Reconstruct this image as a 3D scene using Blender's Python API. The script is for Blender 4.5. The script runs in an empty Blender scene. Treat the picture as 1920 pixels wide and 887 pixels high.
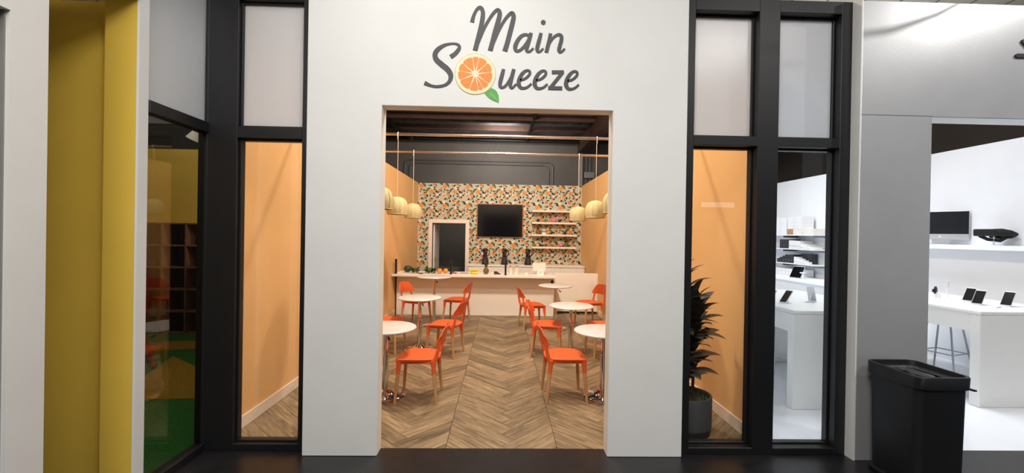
import bpy, bmesh, math, random
import numpy as np
from mathutils import Vector, Matrix
random.seed(7)
PI = math.pi
S = bpy.context.scene
COL = S.collection

# ------------------------------------------------------------------ camera, world, lights, exposure
def make_camera():
    cd = bpy.data.cameras.new('camera'); cam = bpy.data.objects.new('camera', cd); COL.objects.link(cam)
    yaw, pitch, roll = 0.0253, -0.0033, 0.0166
    f = Vector((math.sin(yaw)*math.cos(pitch), math.cos(yaw)*math.cos(pitch), math.sin(pitch)))
    r = Vector((math.cos(yaw), -math.sin(yaw), 0)); u = r.cross(f)
    c, s = math.cos(roll), math.sin(roll)
    r, u = r*c + u*s, u*c - r*s
    m = Matrix((r, u, -f)).transposed().to_4x4(); m.translation = (0, 0, 1.65)
    cam.matrix_world = m
    cd.sensor_width = 36.0; cd.lens = 36.0*800/1920; cd.clip_start = 0.05
    S.camera = cam
make_camera()

S.view_settings.view_transform = 'Standard'; S.view_settings.look = 'None'
S.view_settings.gamma = 1.0; S.view_settings.use_curve_mapping = False
S.view_settings.exposure = 0.0

W = bpy.data.worlds.new('world'); S.world = W; W.use_nodes = True
W.node_tree.nodes['Background'].inputs[0].default_value = (0.80, 0.86, 1.0, 1)
W.node_tree.nodes['Background'].inputs[1].default_value = 0.25

def lamp(name, kind, loc, target, power, color, size=0.4, angle=70, blend=0.5, sy=None, spread=None):
    d = bpy.data.lights.new(name, kind); d.energy = power; d.color = color
    if kind == 'AREA':
        d.size = size
        if spread: d.spread = spread
        if sy: d.shape = 'RECTANGLE'; d.size_y = sy
    elif kind == 'SPOT':
        d.spot_size = math.radians(angle); d.spot_blend = blend; d.shadow_soft_size = size
    else: d.shadow_soft_size = size
    o = bpy.data.objects.new(name, d); COL.objects.link(o); o.location = loc
    o.rotation_euler = (Vector(target)-Vector(loc)).to_track_quat('-Z', 'Y').to_euler()
    return o
WARM = (1.0, 0.86, 0.70); NEUT = (1.0, 0.975, 0.94); COOL = (0.90, 0.95, 1.0)
# concourse ceiling panels and the track spots over the sign
lamp('concourse_panel_light', 'AREA', (0.2, 0.2, 4.6), (0.2, 0.9, 0), 120, NEUT, 1.6, sy=1.2)
lamp('concourse_panel_light', 'AREA', (3.4, 0.0, 4.6), (3.4, 0.8, 0), 60, NEUT, 1.2, sy=1.0)
lamp('concourse_panel_light', 'AREA', (-1.2, -1.6, 4.6), (-1.2, 0.0, 0), 120, NEUT, 1.6, sy=1.2)
lamp('sign_spot_light', 'SPOT', (-0.7, 1.5, 4.5), (-0.6, 3.17, 3.15), 60, NEUT, 0.06, 70, 1.0)
lamp('sign_spot_light', 'SPOT', (5.3, 1.7, 4.6), (4.6, 3.14, 2.9), 190, NEUT, 0.02, 120, 1.0)
# cafe track lights
lamp('cafe_track_light', 'AREA', (0.0, 4.4, 4.5), (0.0, 5.2, 0), 85, WARM, 0.25)
lamp('cafe_track_light', 'AREA', (0.0, 5.6, 4.5), (0.0, 8.7, 0.6), 165, WARM, 0.25)
lamp('cafe_track_light', 'AREA', (0.0, 8.4, 4.6), (0.0, 11.0, 1.5), 50, WARM, 0.5)
lamp('cafe_wall_spot_light', 'SPOT', (0.2, 3.9, 4.4), (-2.14, 4.6, 1.7), 100, WARM, 0.05, 80, 0.5)
lamp('cafe_wall_spot_light', 'SPOT', (0.5, 3.42, 4.3), (2.07, 3.9, 1.3), 110, WARM, 0.03, 80, 0.5)
lamp('warehouse_fill_light', 'AREA', (0.0, 11.9, 4.3), (0.0, 14.0, 3.9), 55, NEUT, 0.8)  # added fill without a fixture, lifts the dark wall above the papered one
# shop lights
lamp('shop_panel_light', 'AREA', (4.4, 5.0, 4.5), (4.4, 5.3, 0), 62, COOL, 1.2, spread=2.1)
lamp('shop_panel_light', 'AREA', (4.4, 8.0, 4.5), (4.6, 8.3, 0), 72, COOL, 1.2, spread=2.1)
# playroom lamps
lamp('playroom_spot_light', 'SPOT', (-3.2, 3.6, 4.3), (-2.6, 3.3, 0), 100, NEUT, 0.08, 80, 0.6)
lamp('playroom_panel_light', 'AREA', (-4.5, 5.2, 4.5), (-5.0, 6.6, 0.8), 26, WARM, 0.6)

# ------------------------------------------------------------------ materials
def lin(c):
    if isinstance(c, str):
        c = tuple(int(c[i:i+2], 16)/255 for i in (0, 2, 4))
    return tuple((x/12.92 if x <= 0.04045 else ((x+0.055)/1.055)**2.4) for x in c) + (1.0,)
MATS = {}
def nodes_of(m):
    nt = m.node_tree; return nt, nt.nodes, nt.links
def M(name, color, rough=0.5, metal=0.0, var=0.06, scale=6.0, bump=0.0, bscale=60.0, spec=0.5, coat=0.0, stretch=None):
    """principled material with a little procedural colour variation and relief"""
    if name in MATS: return MATS[name]
    m = bpy.data.materials.new(name); m.use_nodes = True
    nt, N, L = nodes_of(m); b = N['Principled BSDF']
    col = lin(color)
    tc = N.new('ShaderNodeTexCoord'); src = tc.outputs['Object']
    if stretch:
        mp = N.new('ShaderNodeMapping'); mp.inputs['Scale'].default_value = stretch
        L.new(src, mp.inputs[0]); src = mp.outputs[0]
    nz = N.new('ShaderNodeTexNoise'); nz.inputs['Scale'].default_value = scale; nz.inputs['Detail'].default_value = 4
    L.new(src, nz.inputs['Vector'])
    rp = N.new('ShaderNodeValToRGB')
    rp.color_ramp.elements[0].position = 0.3; rp.color_ramp.elements[1].position = 0.7
    rp.color_ramp.elements[0].color = tuple(max(0, x*(1-var)) for x in col[:3])+(1,)
    rp.color_ramp.elements[1].color = tuple(min(1, x*(1+var)) for x in col[:3])+(1,)
    L.new(nz.outputs['Fac'], rp.inputs[0]); L.new(rp.outputs[0], b.inputs['Base Color'])
    b.inputs['Roughness'].default_value = rough; b.inputs['Metallic'].default_value = metal
    b.inputs['Specular IOR Level'].default_value = spec; b.inputs['Coat Weight'].default_value = coat
    if bump:
        n2 = N.new('ShaderNodeTexNoise'); n2.inputs['Scale'].default_value = bscale; n2.inputs['Detail'].default_value = 3
        L.new(src, n2.inputs['Vector'])
        bp = N.new('ShaderNodeBump'); bp.inputs['Strength'].default_value = bump; bp.inputs['Distance'].default_value = 0.01
        L.new(n2.outputs['Fac'], bp.inputs['Height']); L.new(bp.outputs[0], b.inputs['Normal'])
    MATS[name] = m; return m
def fresnel(N, L, ior):
    # the same reflectance on both faces of a thin pane
    fr = N.new('ShaderNodeFresnel'); ge = N.new('ShaderNodeNewGeometry'); mr = N.new('ShaderNodeMapRange')
    mr.inputs['To Min'].default_value = ior; mr.inputs['To Max'].default_value = 1.0/ior
    L.new(ge.outputs['Backfacing'], mr.inputs['Value']); L.new(mr.outputs[0], fr.inputs['IOR']); return fr
def glass_mat(name, tint=(0.97, 0.98, 0.98), refl=1.0):
    m = bpy.data.materials.new(name); m.use_nodes = True
    nt, N, L = nodes_of(m); N.remove(N['Principled BSDF']); out = N['Material Output']
    tr = N.new('ShaderNodeBsdfTransparent'); tr.inputs[0].default_value = tint+(1,)
    gl = N.new('ShaderNodeBsdfGlossy'); gl.inputs['Roughness'].default_value = 0.01
    fr = fresnel(N, L, 1.5)
    mu = N.new('ShaderNodeMath'); mu.operation = 'MULTIPLY'; mu.inputs[1].default_value = refl; mu.use_clamp = True
    mx = N.new('ShaderNodeMixShader')
    L.new(fr.outputs[0], mu.inputs[0]); L.new(mu.outputs[0], mx.inputs[0])
    L.new(tr.outputs[0], mx.inputs[1]); L.new(gl.outputs[0], mx.inputs[2]); L.new(mx.outputs[0], out.inputs[0])
    MATS[name] = m; return m
def frosted_mat(name):
    m = bpy.data.materials.new(name); m.use_nodes = True
    nt, N, L = nodes_of(m); N.remove(N['Principled BSDF']); out = N['Material Output']
    tl = N.new('ShaderNodeBsdfTranslucent'); tl.inputs[0].default_value = (0.93, 0.95, 0.98, 1)
    df = N.new('ShaderNodeBsdfDiffuse'); df.inputs[0].default_value = (0.74, 0.76, 0.79, 1)
    gl = N.new('ShaderNodeBsdfGlossy'); gl.inputs['Roughness'].default_value = 0.22
    nz = N.new('ShaderNodeTexNoise'); nz.inputs['Scale'].default_value = 500
    tc = N.new('ShaderNodeTexCoord'); L.new(tc.outputs['Object'], nz.inputs['Vector'])
    bp = N.new('ShaderNodeBump'); bp.inputs['Strength'].default_value = 0.08; L.new(nz.outputs['Fac'], bp.inputs['Height'])
    L.new(bp.outputs[0], df.inputs['Normal'])
    m1 = N.new('ShaderNodeMixShader'); m1.inputs[0].default_value = 0.5
    m2 = N.new('ShaderNodeMixShader'); fr = fresnel(N, L, 1.45)
    L.new(tl.outputs[0], m1.inputs[1]); L.new(df.outputs[0], m1.inputs[2])
    L.new(fr.outputs[0], m2.inputs[0]); L.new(m1.outputs[0], m2.inputs[1]); L.new(gl.outputs[0], m2.inputs[2])
    L.new(m2.outputs[0], out.inputs[0]); MATS[name] = m; return m
def plank_mat():
    m = bpy.data.materials.new('oak_vinyl'); m.use_nodes = True
    nt, N, L = nodes_of(m); b = N['Principled BSDF']
    tc = N.new('ShaderNodeTexCoord'); oi = N.new('ShaderNodeObjectInfo'); ge = N.new('ShaderNodeNewGeometry')
    ad = N.new('ShaderNodeMath'); ad.operation = 'ADD'; L.new(oi.outputs['Random'], ad.inputs[0]); L.new(ge.outputs['Random Per Island'], ad.inputs[1])
    fr = N.new('ShaderNodeMath'); fr.operation = 'FRACT'; L.new(ad.outputs[0], fr.inputs[0])
    sc = N.new('ShaderNodeMath'); sc.operation = 'MULTIPLY'; sc.inputs[1].default_value = 37.0; L.new(fr.outputs[0], sc.inputs[0])
    va = N.new('ShaderNodeVectorMath'); va.operation = 'ADD'
    L.new(tc.outputs['Object'], va.inputs[0]); L.new(sc.outputs[0], va.inputs[1])
    mp = N.new('ShaderNodeMapping'); mp.inputs['Scale'].default_value = (2.2, 22, 22); L.new(va.outputs[0], mp.inputs[0])
    nz = N.new('ShaderNodeTexNoise'); nz.inputs['Scale'].default_value = 1.7; nz.inputs['Detail'].default_value = 6; nz.inputs['Roughness'].default_value = 0.65
    nz.inputs['Distortion'].default_value = 0.6
    L.new(mp.outputs[0], nz.inputs['Vector'])
    rp = N.new('ShaderNodeValToRGB'); e = rp.color_ramp.elements
    e[0].position = 0.30; e[0].color = lin('52463a'); e[1].position = 0.74; e[1].color = lin('ac9774')
    k = e.new(0.50); k.color = lin('857156')
    L.new(nz.outputs['Fac'], rp.inputs[0])
    hs = N.new('ShaderNodeHueSaturation')
    mr = N.new('ShaderNodeMapRange'); mr.inputs['To Min'].default_value = 0.66; mr.inputs['To Max'].default_value = 1.22
    L.new(fr.outputs[0], mr.inputs['Value']); L.new(mr.outputs[0], hs.inputs['Value']); L.new(rp.outputs[0], hs.inputs['Color'])
    L.new(hs.outputs[0], b.inputs['Base Color']); b.inputs['Roughness'].default_value = 0.48
    bp = N.new('ShaderNodeBump'); bp.inputs['Strength'].default_value = 0.15; bp.inputs['Distance'].default_value = 0.004
    L.new(nz.outputs['Fac'], bp.inputs['Height']); L.new(bp.outputs[0], b.inputs['Normal'])
    MATS['oak_vinyl'] = m; return m
def weave_mat():
    m = bpy.data.materials.new('woven_rattan'); m.use_nodes = True
    nt, N, L = nodes_of(m); b = N['Principled BSDF']
    tc = N.new('ShaderNodeTexCoord')
    w1 = N.new('ShaderNodeTexWave'); w1.wave_type = 'BANDS'; w1.bands_direction = 'Z'; w1.inputs['Scale'].default_value = 55; w1.inputs['Distortion'].default_value = 1.5
    nz = N.new('ShaderNodeTexNoise'); nz.inputs['Scale'].default_value = 60
    L.new(tc.outputs['Object'], w1.inputs['Vector']); L.new(tc.outputs['Object'], nz.inputs['Vector'])
    mx = N.new('ShaderNodeMath'); mx.operation = 'MULTIPLY'; L.new(w1.outputs['Fac'], mx.inputs[0]); L.new(nz.outputs['Fac'], mx.inputs[1])
    rp = N.new('ShaderNodeValToRGB'); rp.color_ramp.elements[0].color = lin('b3a071'); rp.color_ramp.elements[1].color = lin('dccd9c'); rp.color_ramp.elements[1].position = 0.5
    L.new(mx.outputs[0], rp.inputs[0]); L.new(rp.outputs[0], b.inputs['Base Color'])
    b.inputs['Roughness'].default_value = 0.7
    bp = N.new('ShaderNodeBump'); bp.inputs['Strength'].default_value = 0.5; bp.inputs['Distance'].default_value = 0.004
    L.new(w1.outputs['Fac'], bp.inputs['Height']); L.new(bp.outputs[0], b.inputs['Normal'])
    MATS['woven_rattan'] = m; return m

WHITE_WALL = M('white_painted_wall', 'e9e8e4', 0.75, var=0.02, scale=3, bump=0.03, bscale=120)
BLACK_FRAME = M('black_aluminium', '161517', 0.45, var=0.1, scale=3)
BLACK_FLOOR = M('black_vinyl_floor', '1c1b1d', 0.34, var=0.25, scale=9, bump=0.02, bscale=90)
ORANGE_WALL = M('orange_painted_wall', 'e3b277', 0.7, var=0.02, scale=3, bump=0.02, bscale=120)
GREY_PANEL = M('brushed_silver_panel', 'd2d2d3', 0.36, metal=0.55, var=0.03, scale=4, bump=0.02, bscale=80)
SHOP_WHITE = M('shop_white_paint', 'eceef2', 0.55, var=0.01)
SHOP_FLOOR = M('shop_white_floor', 'eceef4', 0.18, var=0.02, scale=2)
CAFE_WHITE = M('cafe_white_laminate', 'f2ece4', 0.45, var=0.015)
YELLOW = M('yellow_painted_wall', 'e8c34c', 0.7, var=0.03, scale=3, bump=0.02, bscale=120)
GLASS = glass_mat('clear_glass'); GLASS_DARK = glass_mat('reflective_glass', (0.75, 0.76, 0.75), 1.3); FROST = frosted_mat('frosted_glass')
PLANK = plank_mat(); WEAVE = weave_mat()
CHROME = M('chrome', 'd8d6d6', 0.08, 1.0, var=0.02)
COPPER = M('copper_pipe', 'dccabf', 0.2, 1.0, var=0.03)
ORANGE_PL = M('orange_plastic', 'dc5d2c', 0.38, var=0.03, scale=4)
BEECH = M('beech_wood', 'b98a5c', 0.5, var=0.15, scale=9, stretch=(3, 3, 0.5))
TABLE_WHITE = M('white_laminate', 'cfcbca', 0.35, var=0.01)
DARK_WALL = M('dark_grey_block_wall', '66605a', 0.85, var=0.08, scale=1.2)
CEIL_DARK = M('dark_roof_foil', '3f3e3f', 0.6, metal=0.1, var=0.35, scale=1.5, bump=0.6, bscale=3)
TIMBER = M('red_brown_timber', '4c342a', 0.7, var=0.2, scale=3)
BLACK_PL = M('black_plastic', '17171a', 0.45, var=0.1)
BLACK_SCREEN = M('black_screen', '0c0d12', 0.12, var=0.02)
ALU = M('silver_aluminium', 'c9cbd0', 0.35, 0.6, var=0.02)
BLACK_PIPE = M('black_steel', '141414', 0.5, 0.3, var=0.1)

# ------------------------------------------------------------------ mesh builder
class MB:
    def __init__(s): s.v = []; s.f = []
    def add(s, v, f):
        n = len(s.v); s.v += [tuple(p) for p in v]; s.f += [tuple(i+n for i in q) for q in f]; return s
    def box(s, x0, x1, y0, y1, z0, z1):
        return s.add([(x0,y0,z0),(x1,y0,z0),(x1,y1,z0),(x0,y1,z0),(x0,y0,z1),(x1,y0,z1),(x1,y1,z1),(x0,y1,z1)],
                     [(3,2,1,0),(4,5,6,7),(0,1,5,4),(1,2,6,5),(2,3,7,6),(3,0,4,7)])
    def tube(s, pts, r, n=10, cap=True, closed=False):
        pts = [Vector(p) for p in pts]; k = len(pts); rs = r if isinstance(r, (list, tuple)) else [r]*k
        rings = []; up = None
        for i, p in enumerate(pts):
            if closed: d = pts[(i+1) % k]-pts[i-1]
            else: d = pts[min(i+1, k-1)]-pts[max(i-1, 0)]
            d.normalize()
            if up is None: up = Vector((0,0,1)) if abs(d.z) < 0.9 else Vector((1,0,0))
            a = d.cross(up).normalized(); bb = a.cross(d).normalized(); up = bb
            rings.append([p + (a*math.cos(2*PI*j/n)+bb*math.sin(2*PI*j/n))*rs[i] for j in range(n)])
        v = [q for rg in rings for q in rg]; f = []
        for i in range(k if closed else k-1):
            for j in range(n):
                i2 = (i+1) % k
                f.append((i*n+j, i2*n+j, i2*n+(j+1) % n, i*n+(j+1) % n))
        if cap and not closed: f += [tuple(range(n)), tuple((k-1)*n+j for j in reversed(range(n)))]
        return s.add(v, f)
    def lathe(s, prof, n=24, c=(0,0,0), closed=False):
        v = []; f = []; k = len(prof)
        for (r, z) in prof:
            for j in range(n):
                a = 2*PI*j/n; v.append((c[0]+r*math.cos(a), c[1]+r*math.sin(a), c[2]+z))
        for i in range(k-1):
            for j in range(n):
                f.append((i*n+j, i*n+(j+1) % n, (i+1)*n+(j+1) % n, (i+1)*n+j))
        if closed:
            for j in range(n): f.append(((k-1)*n+j, (k-1)*n+(j+1) % n, (j+1) % n, j))
        else:
            if prof[0][0] > 1e-5: f.append(tuple(reversed(range(n))))
            if prof[-1][0] > 1e-5: f.append(tuple((k-1)*n+j for j in range(n)))
        return s.add(v, f)
    def prism(s, poly, a, b, axis='z'):
        """extrude a 2D polygon between a and b along an axis"""
        n = len(poly)
        def P(q, t): return {'z': (q[0], q[1], t), 'y': (q[0], t, q[1]), 'x': (t, q[0], q[1])}[axis]
        v = [P(q, a) for q in poly]+[P(q, b) for q in poly]
        f = [tuple(reversed(range(n))), tuple(range(n, 2*n))]+[(i, (i+1) % n, n+(i+1) % n, n+i) for i in range(n)]
        return s.add(v, f)
    def ell(s, c, r, nu=12, nv=8, fn=None):
        prof = []
        v = []; f = []
        for i in range(nv+1):
            t = PI*i/nv
            for j in range(nu):
                a = 2*PI*j/nu; p = Vector((math.sin(t)*math.cos(a), math.sin(t)*math.sin(a), -math.cos(t)))
                if fn: p = p*fn(t, a)
                v.append((c[0]+p.x*r[0], c[1]+p.y*r[1], c[2]+p.z*r[2]))
        for i in range(nv):
            for j in range(nu): f.append((i*nu+j, i*nu+(j+1) % nu, (i+1)*nu+(j+1) % nu, (i+1)*nu+j))
        return s.add(v, f)
    def xf(s, m):
        s.v = [tuple(m @ Vector(p)) for p in s.v]; return s
    def mesh(s, name, mat, smooth=None, bevel=0.0, seg=2):
        me = bpy.data.meshes.new(name); me.from_pydata(s.v, [], s.f)
        bm = bmesh.new(); bm.from_mesh(me)
        bmesh.ops.remove_doubles(bm, verts=bm.verts, dist=1e-5)
        bmesh.ops.recalc_face_normals(bm, faces=bm.faces)
        if bevel: bmesh.ops.bevel(bm, geom=list(bm.edges), offset=bevel, segments=seg, affect='EDGES', profile=0.6, clamp_overlap=True)
        bm.to_mesh(me); bm.free()
        me.materials.append(mat)
        if smooth is None: smooth = 35 if not bevel else 40
        if smooth:
            me.polygons.foreach_set('use_smooth', [True]*len(me.polygons)); me.set_sharp_from_angle(angle=math.radians(smooth))
        me.update(); return me
    def build(s, name, mat, parent=None, **k):
        return link(name, s.mesh(name, mat, **k), parent)
def link(name, me, parent=None, loc=None, rot=None, scale=None):
    o = bpy.data.objects.new(name, me); COL.objects.link(o)
    if parent: o.parent = parent
    if loc is not None: o.location = loc
    if rot is not None: o.rotation_euler = rot
    if scale is not None: o.scale = scale
    return o
def tag(o, label, cat, group=None):
    o['label'] = label; o['category'] = cat
    if group: o['group'] = group
    return o
def struct(o, label=None):
    o['kind'] = 'structure'
    if label: o['label'] = label
    return o
def thing(name, label, cat, loc=(0,0,0), rz=0, group=None):
    o = bpy.data.objects.new(name, None); COL.objects.link(o); o.location = loc; o.rotation_euler = (0,0,rz)
    o.empty_display_size = 0.1
    return tag(o, label, cat, group)
def setting(name, label, loc=(0,0,0)):
    o = bpy.data.objects.new(name, None); COL.objects.link(o); o.location = loc; o.empty_display_size = 0.1
    return struct(o, label)
def dup(root, label, loc=None, rz=None, group=None):
    r = root.copy(); COL.objects.link(r)
    if loc is not None: r.location = loc
    if rz is not None: r.rotation_euler = (0,0,rz)
    r['label'] = label
    if group: r['group'] = group
    for ch in list(root.children):
        c = ch.copy(); COL.objects.link(c); c.parent = r
        for g in list(ch.children):
            d = g.copy(); COL.objects.link(d); d.parent = c
    return r
def B(x0, x1, y0, y1, z0, z1): return MB().box(x0, x1, y0, y1, z0, z1)

# ------------------------------------------------------------------ measures of the place
YF = 3.17; YI = 3.29            # white front wall, outer and inner face
XL, XR = -2.144, 2.071          # cafe side walls
ZT = 2.95                       # height of the partitions
YB = 11.0                       # papered wall at the back
HEAD = 2.59                     # height of the doorways
YG = 3.24                       # front of the black window frames
XS = 6.30                       # far side wall of the white shop
TOP = 3.75

# ------------------------------------------------------------------ floors
struct(B(-9, 9, -6, YI, -0.12, 0).build('floor', BLACK_FLOOR), 'glossy black walkway floor in front of the shops')
fc = struct(B(XL-0.1, XR+0.05, YI, YB+0.12, -0.12, -0.005).build('floor_cafe', M('dark_underlay', '2a211a', 0.8)), 'wood look chevron plank floor of the cafe')
struct(B(XR+0.05, 9.0, YI, YB+0.12, -0.12, 0.0).build('floor_shop', SHOP_FLOOR), 'glossy white floor of the device shop')
struct(B(-9.0, XL-0.1, YI, YB+0.12, -0.12, -0.002).build('floor_playroom', M('playroom_base', '20301c', 0.8)), 'playroom floor under green and yellow turf')
struct(B(-9, 9, YB+0.12, 14.2, -0.12, -0.001).build('floor_warehouse', M('concrete', '5a5856', 0.7, var=0.15, scale=2)), 'bare floor behind the papered wall')

def clip(poly, a, b, c):        # keep a*x+b*y<=c
    out = []
    for i in range(len(poly)):
        p, q = poly[i], poly[(i+1) % len(poly)]
        dp, dq = a*p[0]+b*p[1]-c, a*q[0]+b*q[1]-c
        if dp <= 0: out.append(p)
        if (dp < 0 < dq) or (dq < 0 < dp):
            t = dp/(dp-dq); out.append((p[0]+t*(q[0]-p[0]), p[1]+t*(q[1]-p[1])))
    return out
def inset(poly, d):
    n = len(poly); A = sum(poly[i][0]*poly[(i+1) % n][1]-poly[(i+1) % n][0]*poly[i][1] for i in range(n))
    if A < 0: poly = poly[::-1]
    res = poly
    for i in range(n):
        p, q = poly[i], poly[(i+1) % n]
        ex, ey = q[0]-p[0], q[1]-p[1]; l = math.hypot(ex, ey)
        if l < 1e-6: continue
        nx, ny = ey/l, -ex/l
        res = clip(res, nx, ny, nx*p[0]+ny*p[1]-d)
        if len(res) < 3: return []
    return res
def build_planks():
    w = 0.147; p = w*math.sqrt(2); s0 = -0.402; wid = 0.8629; hw = wid/2
    items = []
    for k in range(-2, 3):
        spine = s0+wid*k+hw
        off = 0.0 if k % 2 == 0 else 0.03
        for side in (0, 1):
            for i in range(int(2.0/p), int(9.6/p)+1):
                a, b = i*p, (i+1)*p
                if side == 0: uv = [(a, a), (b, a), (b, b+2*hw), (a, a+2*hw)]
                else: uv = [(b, a), (b+0, b), (b+2*hw, b), (a+2*hw, a)]
                poly = [((u-v)/2+spine, (u+v)/2+off) for u, v in uv]
                full = poly
                for cl in ((1,0,XR+0.02), (-1,0,-XL+0.02), (0,-1,-YI), (0,1,9.4)):
                    poly = clip(poly, *cl)
                    if len(poly) < 3: break
                if len(poly) < 3: continue
                for cl in ((1,0,spine+hw-0.001), (-1,0,-(spine-hw)-0.001)): poly = clip(poly, *cl)
                poly = inset(poly, 0.0012)
                if len(poly) < 3: continue
                cx = sum(q[0] for q in full)/4; cy = sum(q[1] for q in full)/4
                my = sum(q[1] for q in poly)/len(poly)
                items.append((my, poly, cx, cy, -PI/4 if side == 0 else -3*PI/4))
    items.sort(key=lambda t: t[0])
    cache = {}; rest = MB()
    rnd = random.Random(3)
    for n, (my, poly, cx, cy, rz) in enumerate(items):
        if n < 296:
            c, s = math.cos(-rz), math.sin(-rz)
            loc = [((x-cx)*c-(y-cy)*s, (x-cx)*s+(y-cy)*c) for x, y in poly]
            key = (round(rz, 2),)+tuple((round(x, 3), round(y, 3)) for x, y in loc)
            if key not in cache: cache[key] = MB().prism(loc, -0.005, 0.0).mesh('plank', PLANK, smooth=0)
            link('plank', cache[key], fc, (cx, cy, rnd.uniform(0, 0.0006)), (0, 0, rz))
        else: rest.prism(poly, -0.005, 0.0003)
    o = rest.build('far_planks', PLANK, fc, smooth=0); o['kind'] = 'stuff'
build_planks()

# playroom turf
def turf(col): return M('turf_'+col, col, 0.95, var=0.35, scale=60, bump=0.8, bscale=300)
tg = B(-8.9, XL-0.14, YI-0.5, 6.80, 0.0, 0.012).build('turf_carpet', turf('2f7a22')); tag(tg, 'green artificial turf on the playroom floor behind the side window', 'turf')
for lab, poly in (('yellow zigzag turf patch nearest the side window', [(-2.9,4.2),(-3.7,4.15),(-5.2,4.9),(-3.9,4.75),(-4.2,5.6),(-3.3,4.95)]),
                  ('yellow turf patch in front of the cubby shelf', [(-6.8,5.75),(-4.6,6.4),(-3.6,6.1),(-5.0,5.75)])):
    tag(MB().prism(poly, 0.0122, 0.020).build('turf_patch', turf('b08a18')), lab, 'turf')

# ------------------------------------------------------------------ white front wall with doorway
FL, FR = -1.441, 1.382; DL, DR = -0.894, 0.819
wf = MB()
wf.prism([(FL,0),(DL,0),(DL,HEAD),(DR,HEAD),(DR,0),(FR,0),(FR,TOP),(FL,TOP)], YF, YI, 'y')
struct(wf.build('wall_front', WHITE_WALL, smooth=0, bevel=0.004, seg=1), 'white front wall around the cafe doorway')

# ------------------------------------------------------------------ window frames
def window(name, label): return setting(name, label)
FZ = 3.48
def rail(par, name, *b, mat=BLACK_FRAME): return B(*b).build(name, mat, par, smooth=0, bevel=0.003, seg=1)
def stop_frame(par, x0, x1, z0, z1):
    """inner glazing bead, set back from the frame face"""
    for bb in ((x0, x0+0.016, z0, z1), (x1-0.016, x1, z0, z1), (x0+0.016, x1-0.016, z0, z0+0.016), (x0+0.016, x1-0.016, z1-0.016, z1)):
        rail(par, 'glazing_bead', bb[0], bb[1], YG+0.035, YG+0.085, bb[2], bb[3])
w2 = window('window_2', 'tall black framed front window left of the doorway, frosted above, clear below')
rail(w2, 'post', -2.20, -1.985, YG, YG+0.10, 0, TOP); rail(w2, 'post', -1.505, FL-0.0, YG, YG+0.10, 0, TOP)
rail(w2, 'rail', -1.985, -1.505, YG, YG+0.10, 0, 0.052); rail(w2, 'mullion', -1.985, -1.505, YG, YG+0.10, 2.345, 2.428); rail(w2, 'rail', -1.985, -1.505, YG, YG+0.10, 3.375, TOP)
stop_frame(w2, -1.985, -1.505, 0.052, 2.345); stop_frame(w2, -1.985, -1.505, 2.428, 3.375)
B(-1.983, -1.507, YG+0.055, YG+0.063, 0.055, 2.343).build('clear_pane', GLASS, w2, smooth=0)
B(-1.983, -1.507, YG+0.055, YG+0.063, 2.43, 3.373).build('frosted_pane', FROST, w2, smooth=0)
w3 = window('window_3', 'wide black framed front window right of the doorway with two frosted panes above two clear ones')
for a, b in ((FR, 1.452), (1.945, 2.105), (2.585, 2.668)): rail(w3, 'post', a, b, YG-0.03, YG+0.10, 0, FZ)
for a, b in ((1.452, 1.945), (2.105, 2.585)):
    rail(w3, 'rail', a, b, YG-0.03, YG+0.10, 0, 0.052); rail(w3, 'mullion', a, b, YG-0.03, YG+0.10, 2.36, 2.435); rail(w3, 'rail', a, b, YG-0.03, YG+0.10, 3.385, FZ)
    stop_frame(w3, a, b, 0.052, 2.36); stop_frame(w3, a, b, 2.435, 3.385)
    B(a+0.002, b-0.002, YG+0.055, YG+0.063, 0.054, 2.358).build('clear_pane', GLASS, w3, smooth=0)
    B(a+0.002, b-0.002, YG+0.055, YG+0.063, 2.437, 3.383).build('frosted_pane', FROST, w3, smooth=0)
w1 = window('window_1', 'narrow black framed side window of the dark playroom at the left')
rail(w1, 'rail', -2.27, -2.19, 2.705, YG, 0, 0.055); rail(w1, 'mullion', -2.27, -2.19, 2.705, YG, 2.375, 2.452); rail(w1, 'rail', -2.27, -2.19, 2.705, YG, 3.45, TOP)
rail(w1, 'post', -2.27, -2.20, YG, YG+0.10, 0, TOP)
B(-2.232, -2.224, 2.705, YG, 0.055, 2.375).build('clear_pane', GLASS_DARK, w1, smooth=0)
B(-2.232, -2.224, 2.705, YG, 2.452, 3.45).build('frosted_pane', FROST, w1, smooth=0)

# ------------------------------------------------------------------ left side: white wall with a yellow lined slot
struct(B(-2.215, -2.20, 2.634, 2.705, 0, TOP).build('wall_left', WHITE_WALL, smooth=0), 'narrow white wall edge between yellow opening and side window')
struct(B(-2.408, -2.21, 2.638, 2.70, 0, 3.05).build('wall_yellow_jamb', YELLOW, smooth=0), 'bright yellow jamb of the opening at the left')
struct(B(-3.4, -2.38, 2.701, 2.76, 0, 3.05).build('wall_yellow_inner', YELLOW, smooth=0), 'shaded yellow inner wall seen through the opening at the left')
struct(B(-2.75, -2.19, 1.95, 2.11, 0, TOP).build('wall_left_pier', WHITE_WALL, smooth=0), 'white pier at the left edge of the picture')
struct(B(-2.75, -2.21, 1.944, 1.95, 0, HEAD+0.02).build('trim_1', M('shaded_jamb_grey', '8a8982', 0.7), smooth=0), 'pier jamb coloured grey as if in shade at the left picture edge')  # thin panel over the white pier, its shade put into the grey colour
struct(B(-3.4, -2.19, 2.11, 2.638, 3.045, TOP).build('wall_left_header', WHITE_WALL, smooth=0), 'white header over the yellow opening')
struct(B(-3.4, -2.19, 0.6, 1.95, HEAD+0.02, TOP).build('wall_left_header_near', WHITE_WALL, smooth=0), 'white header over the grey opening at the left picture edge')
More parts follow.
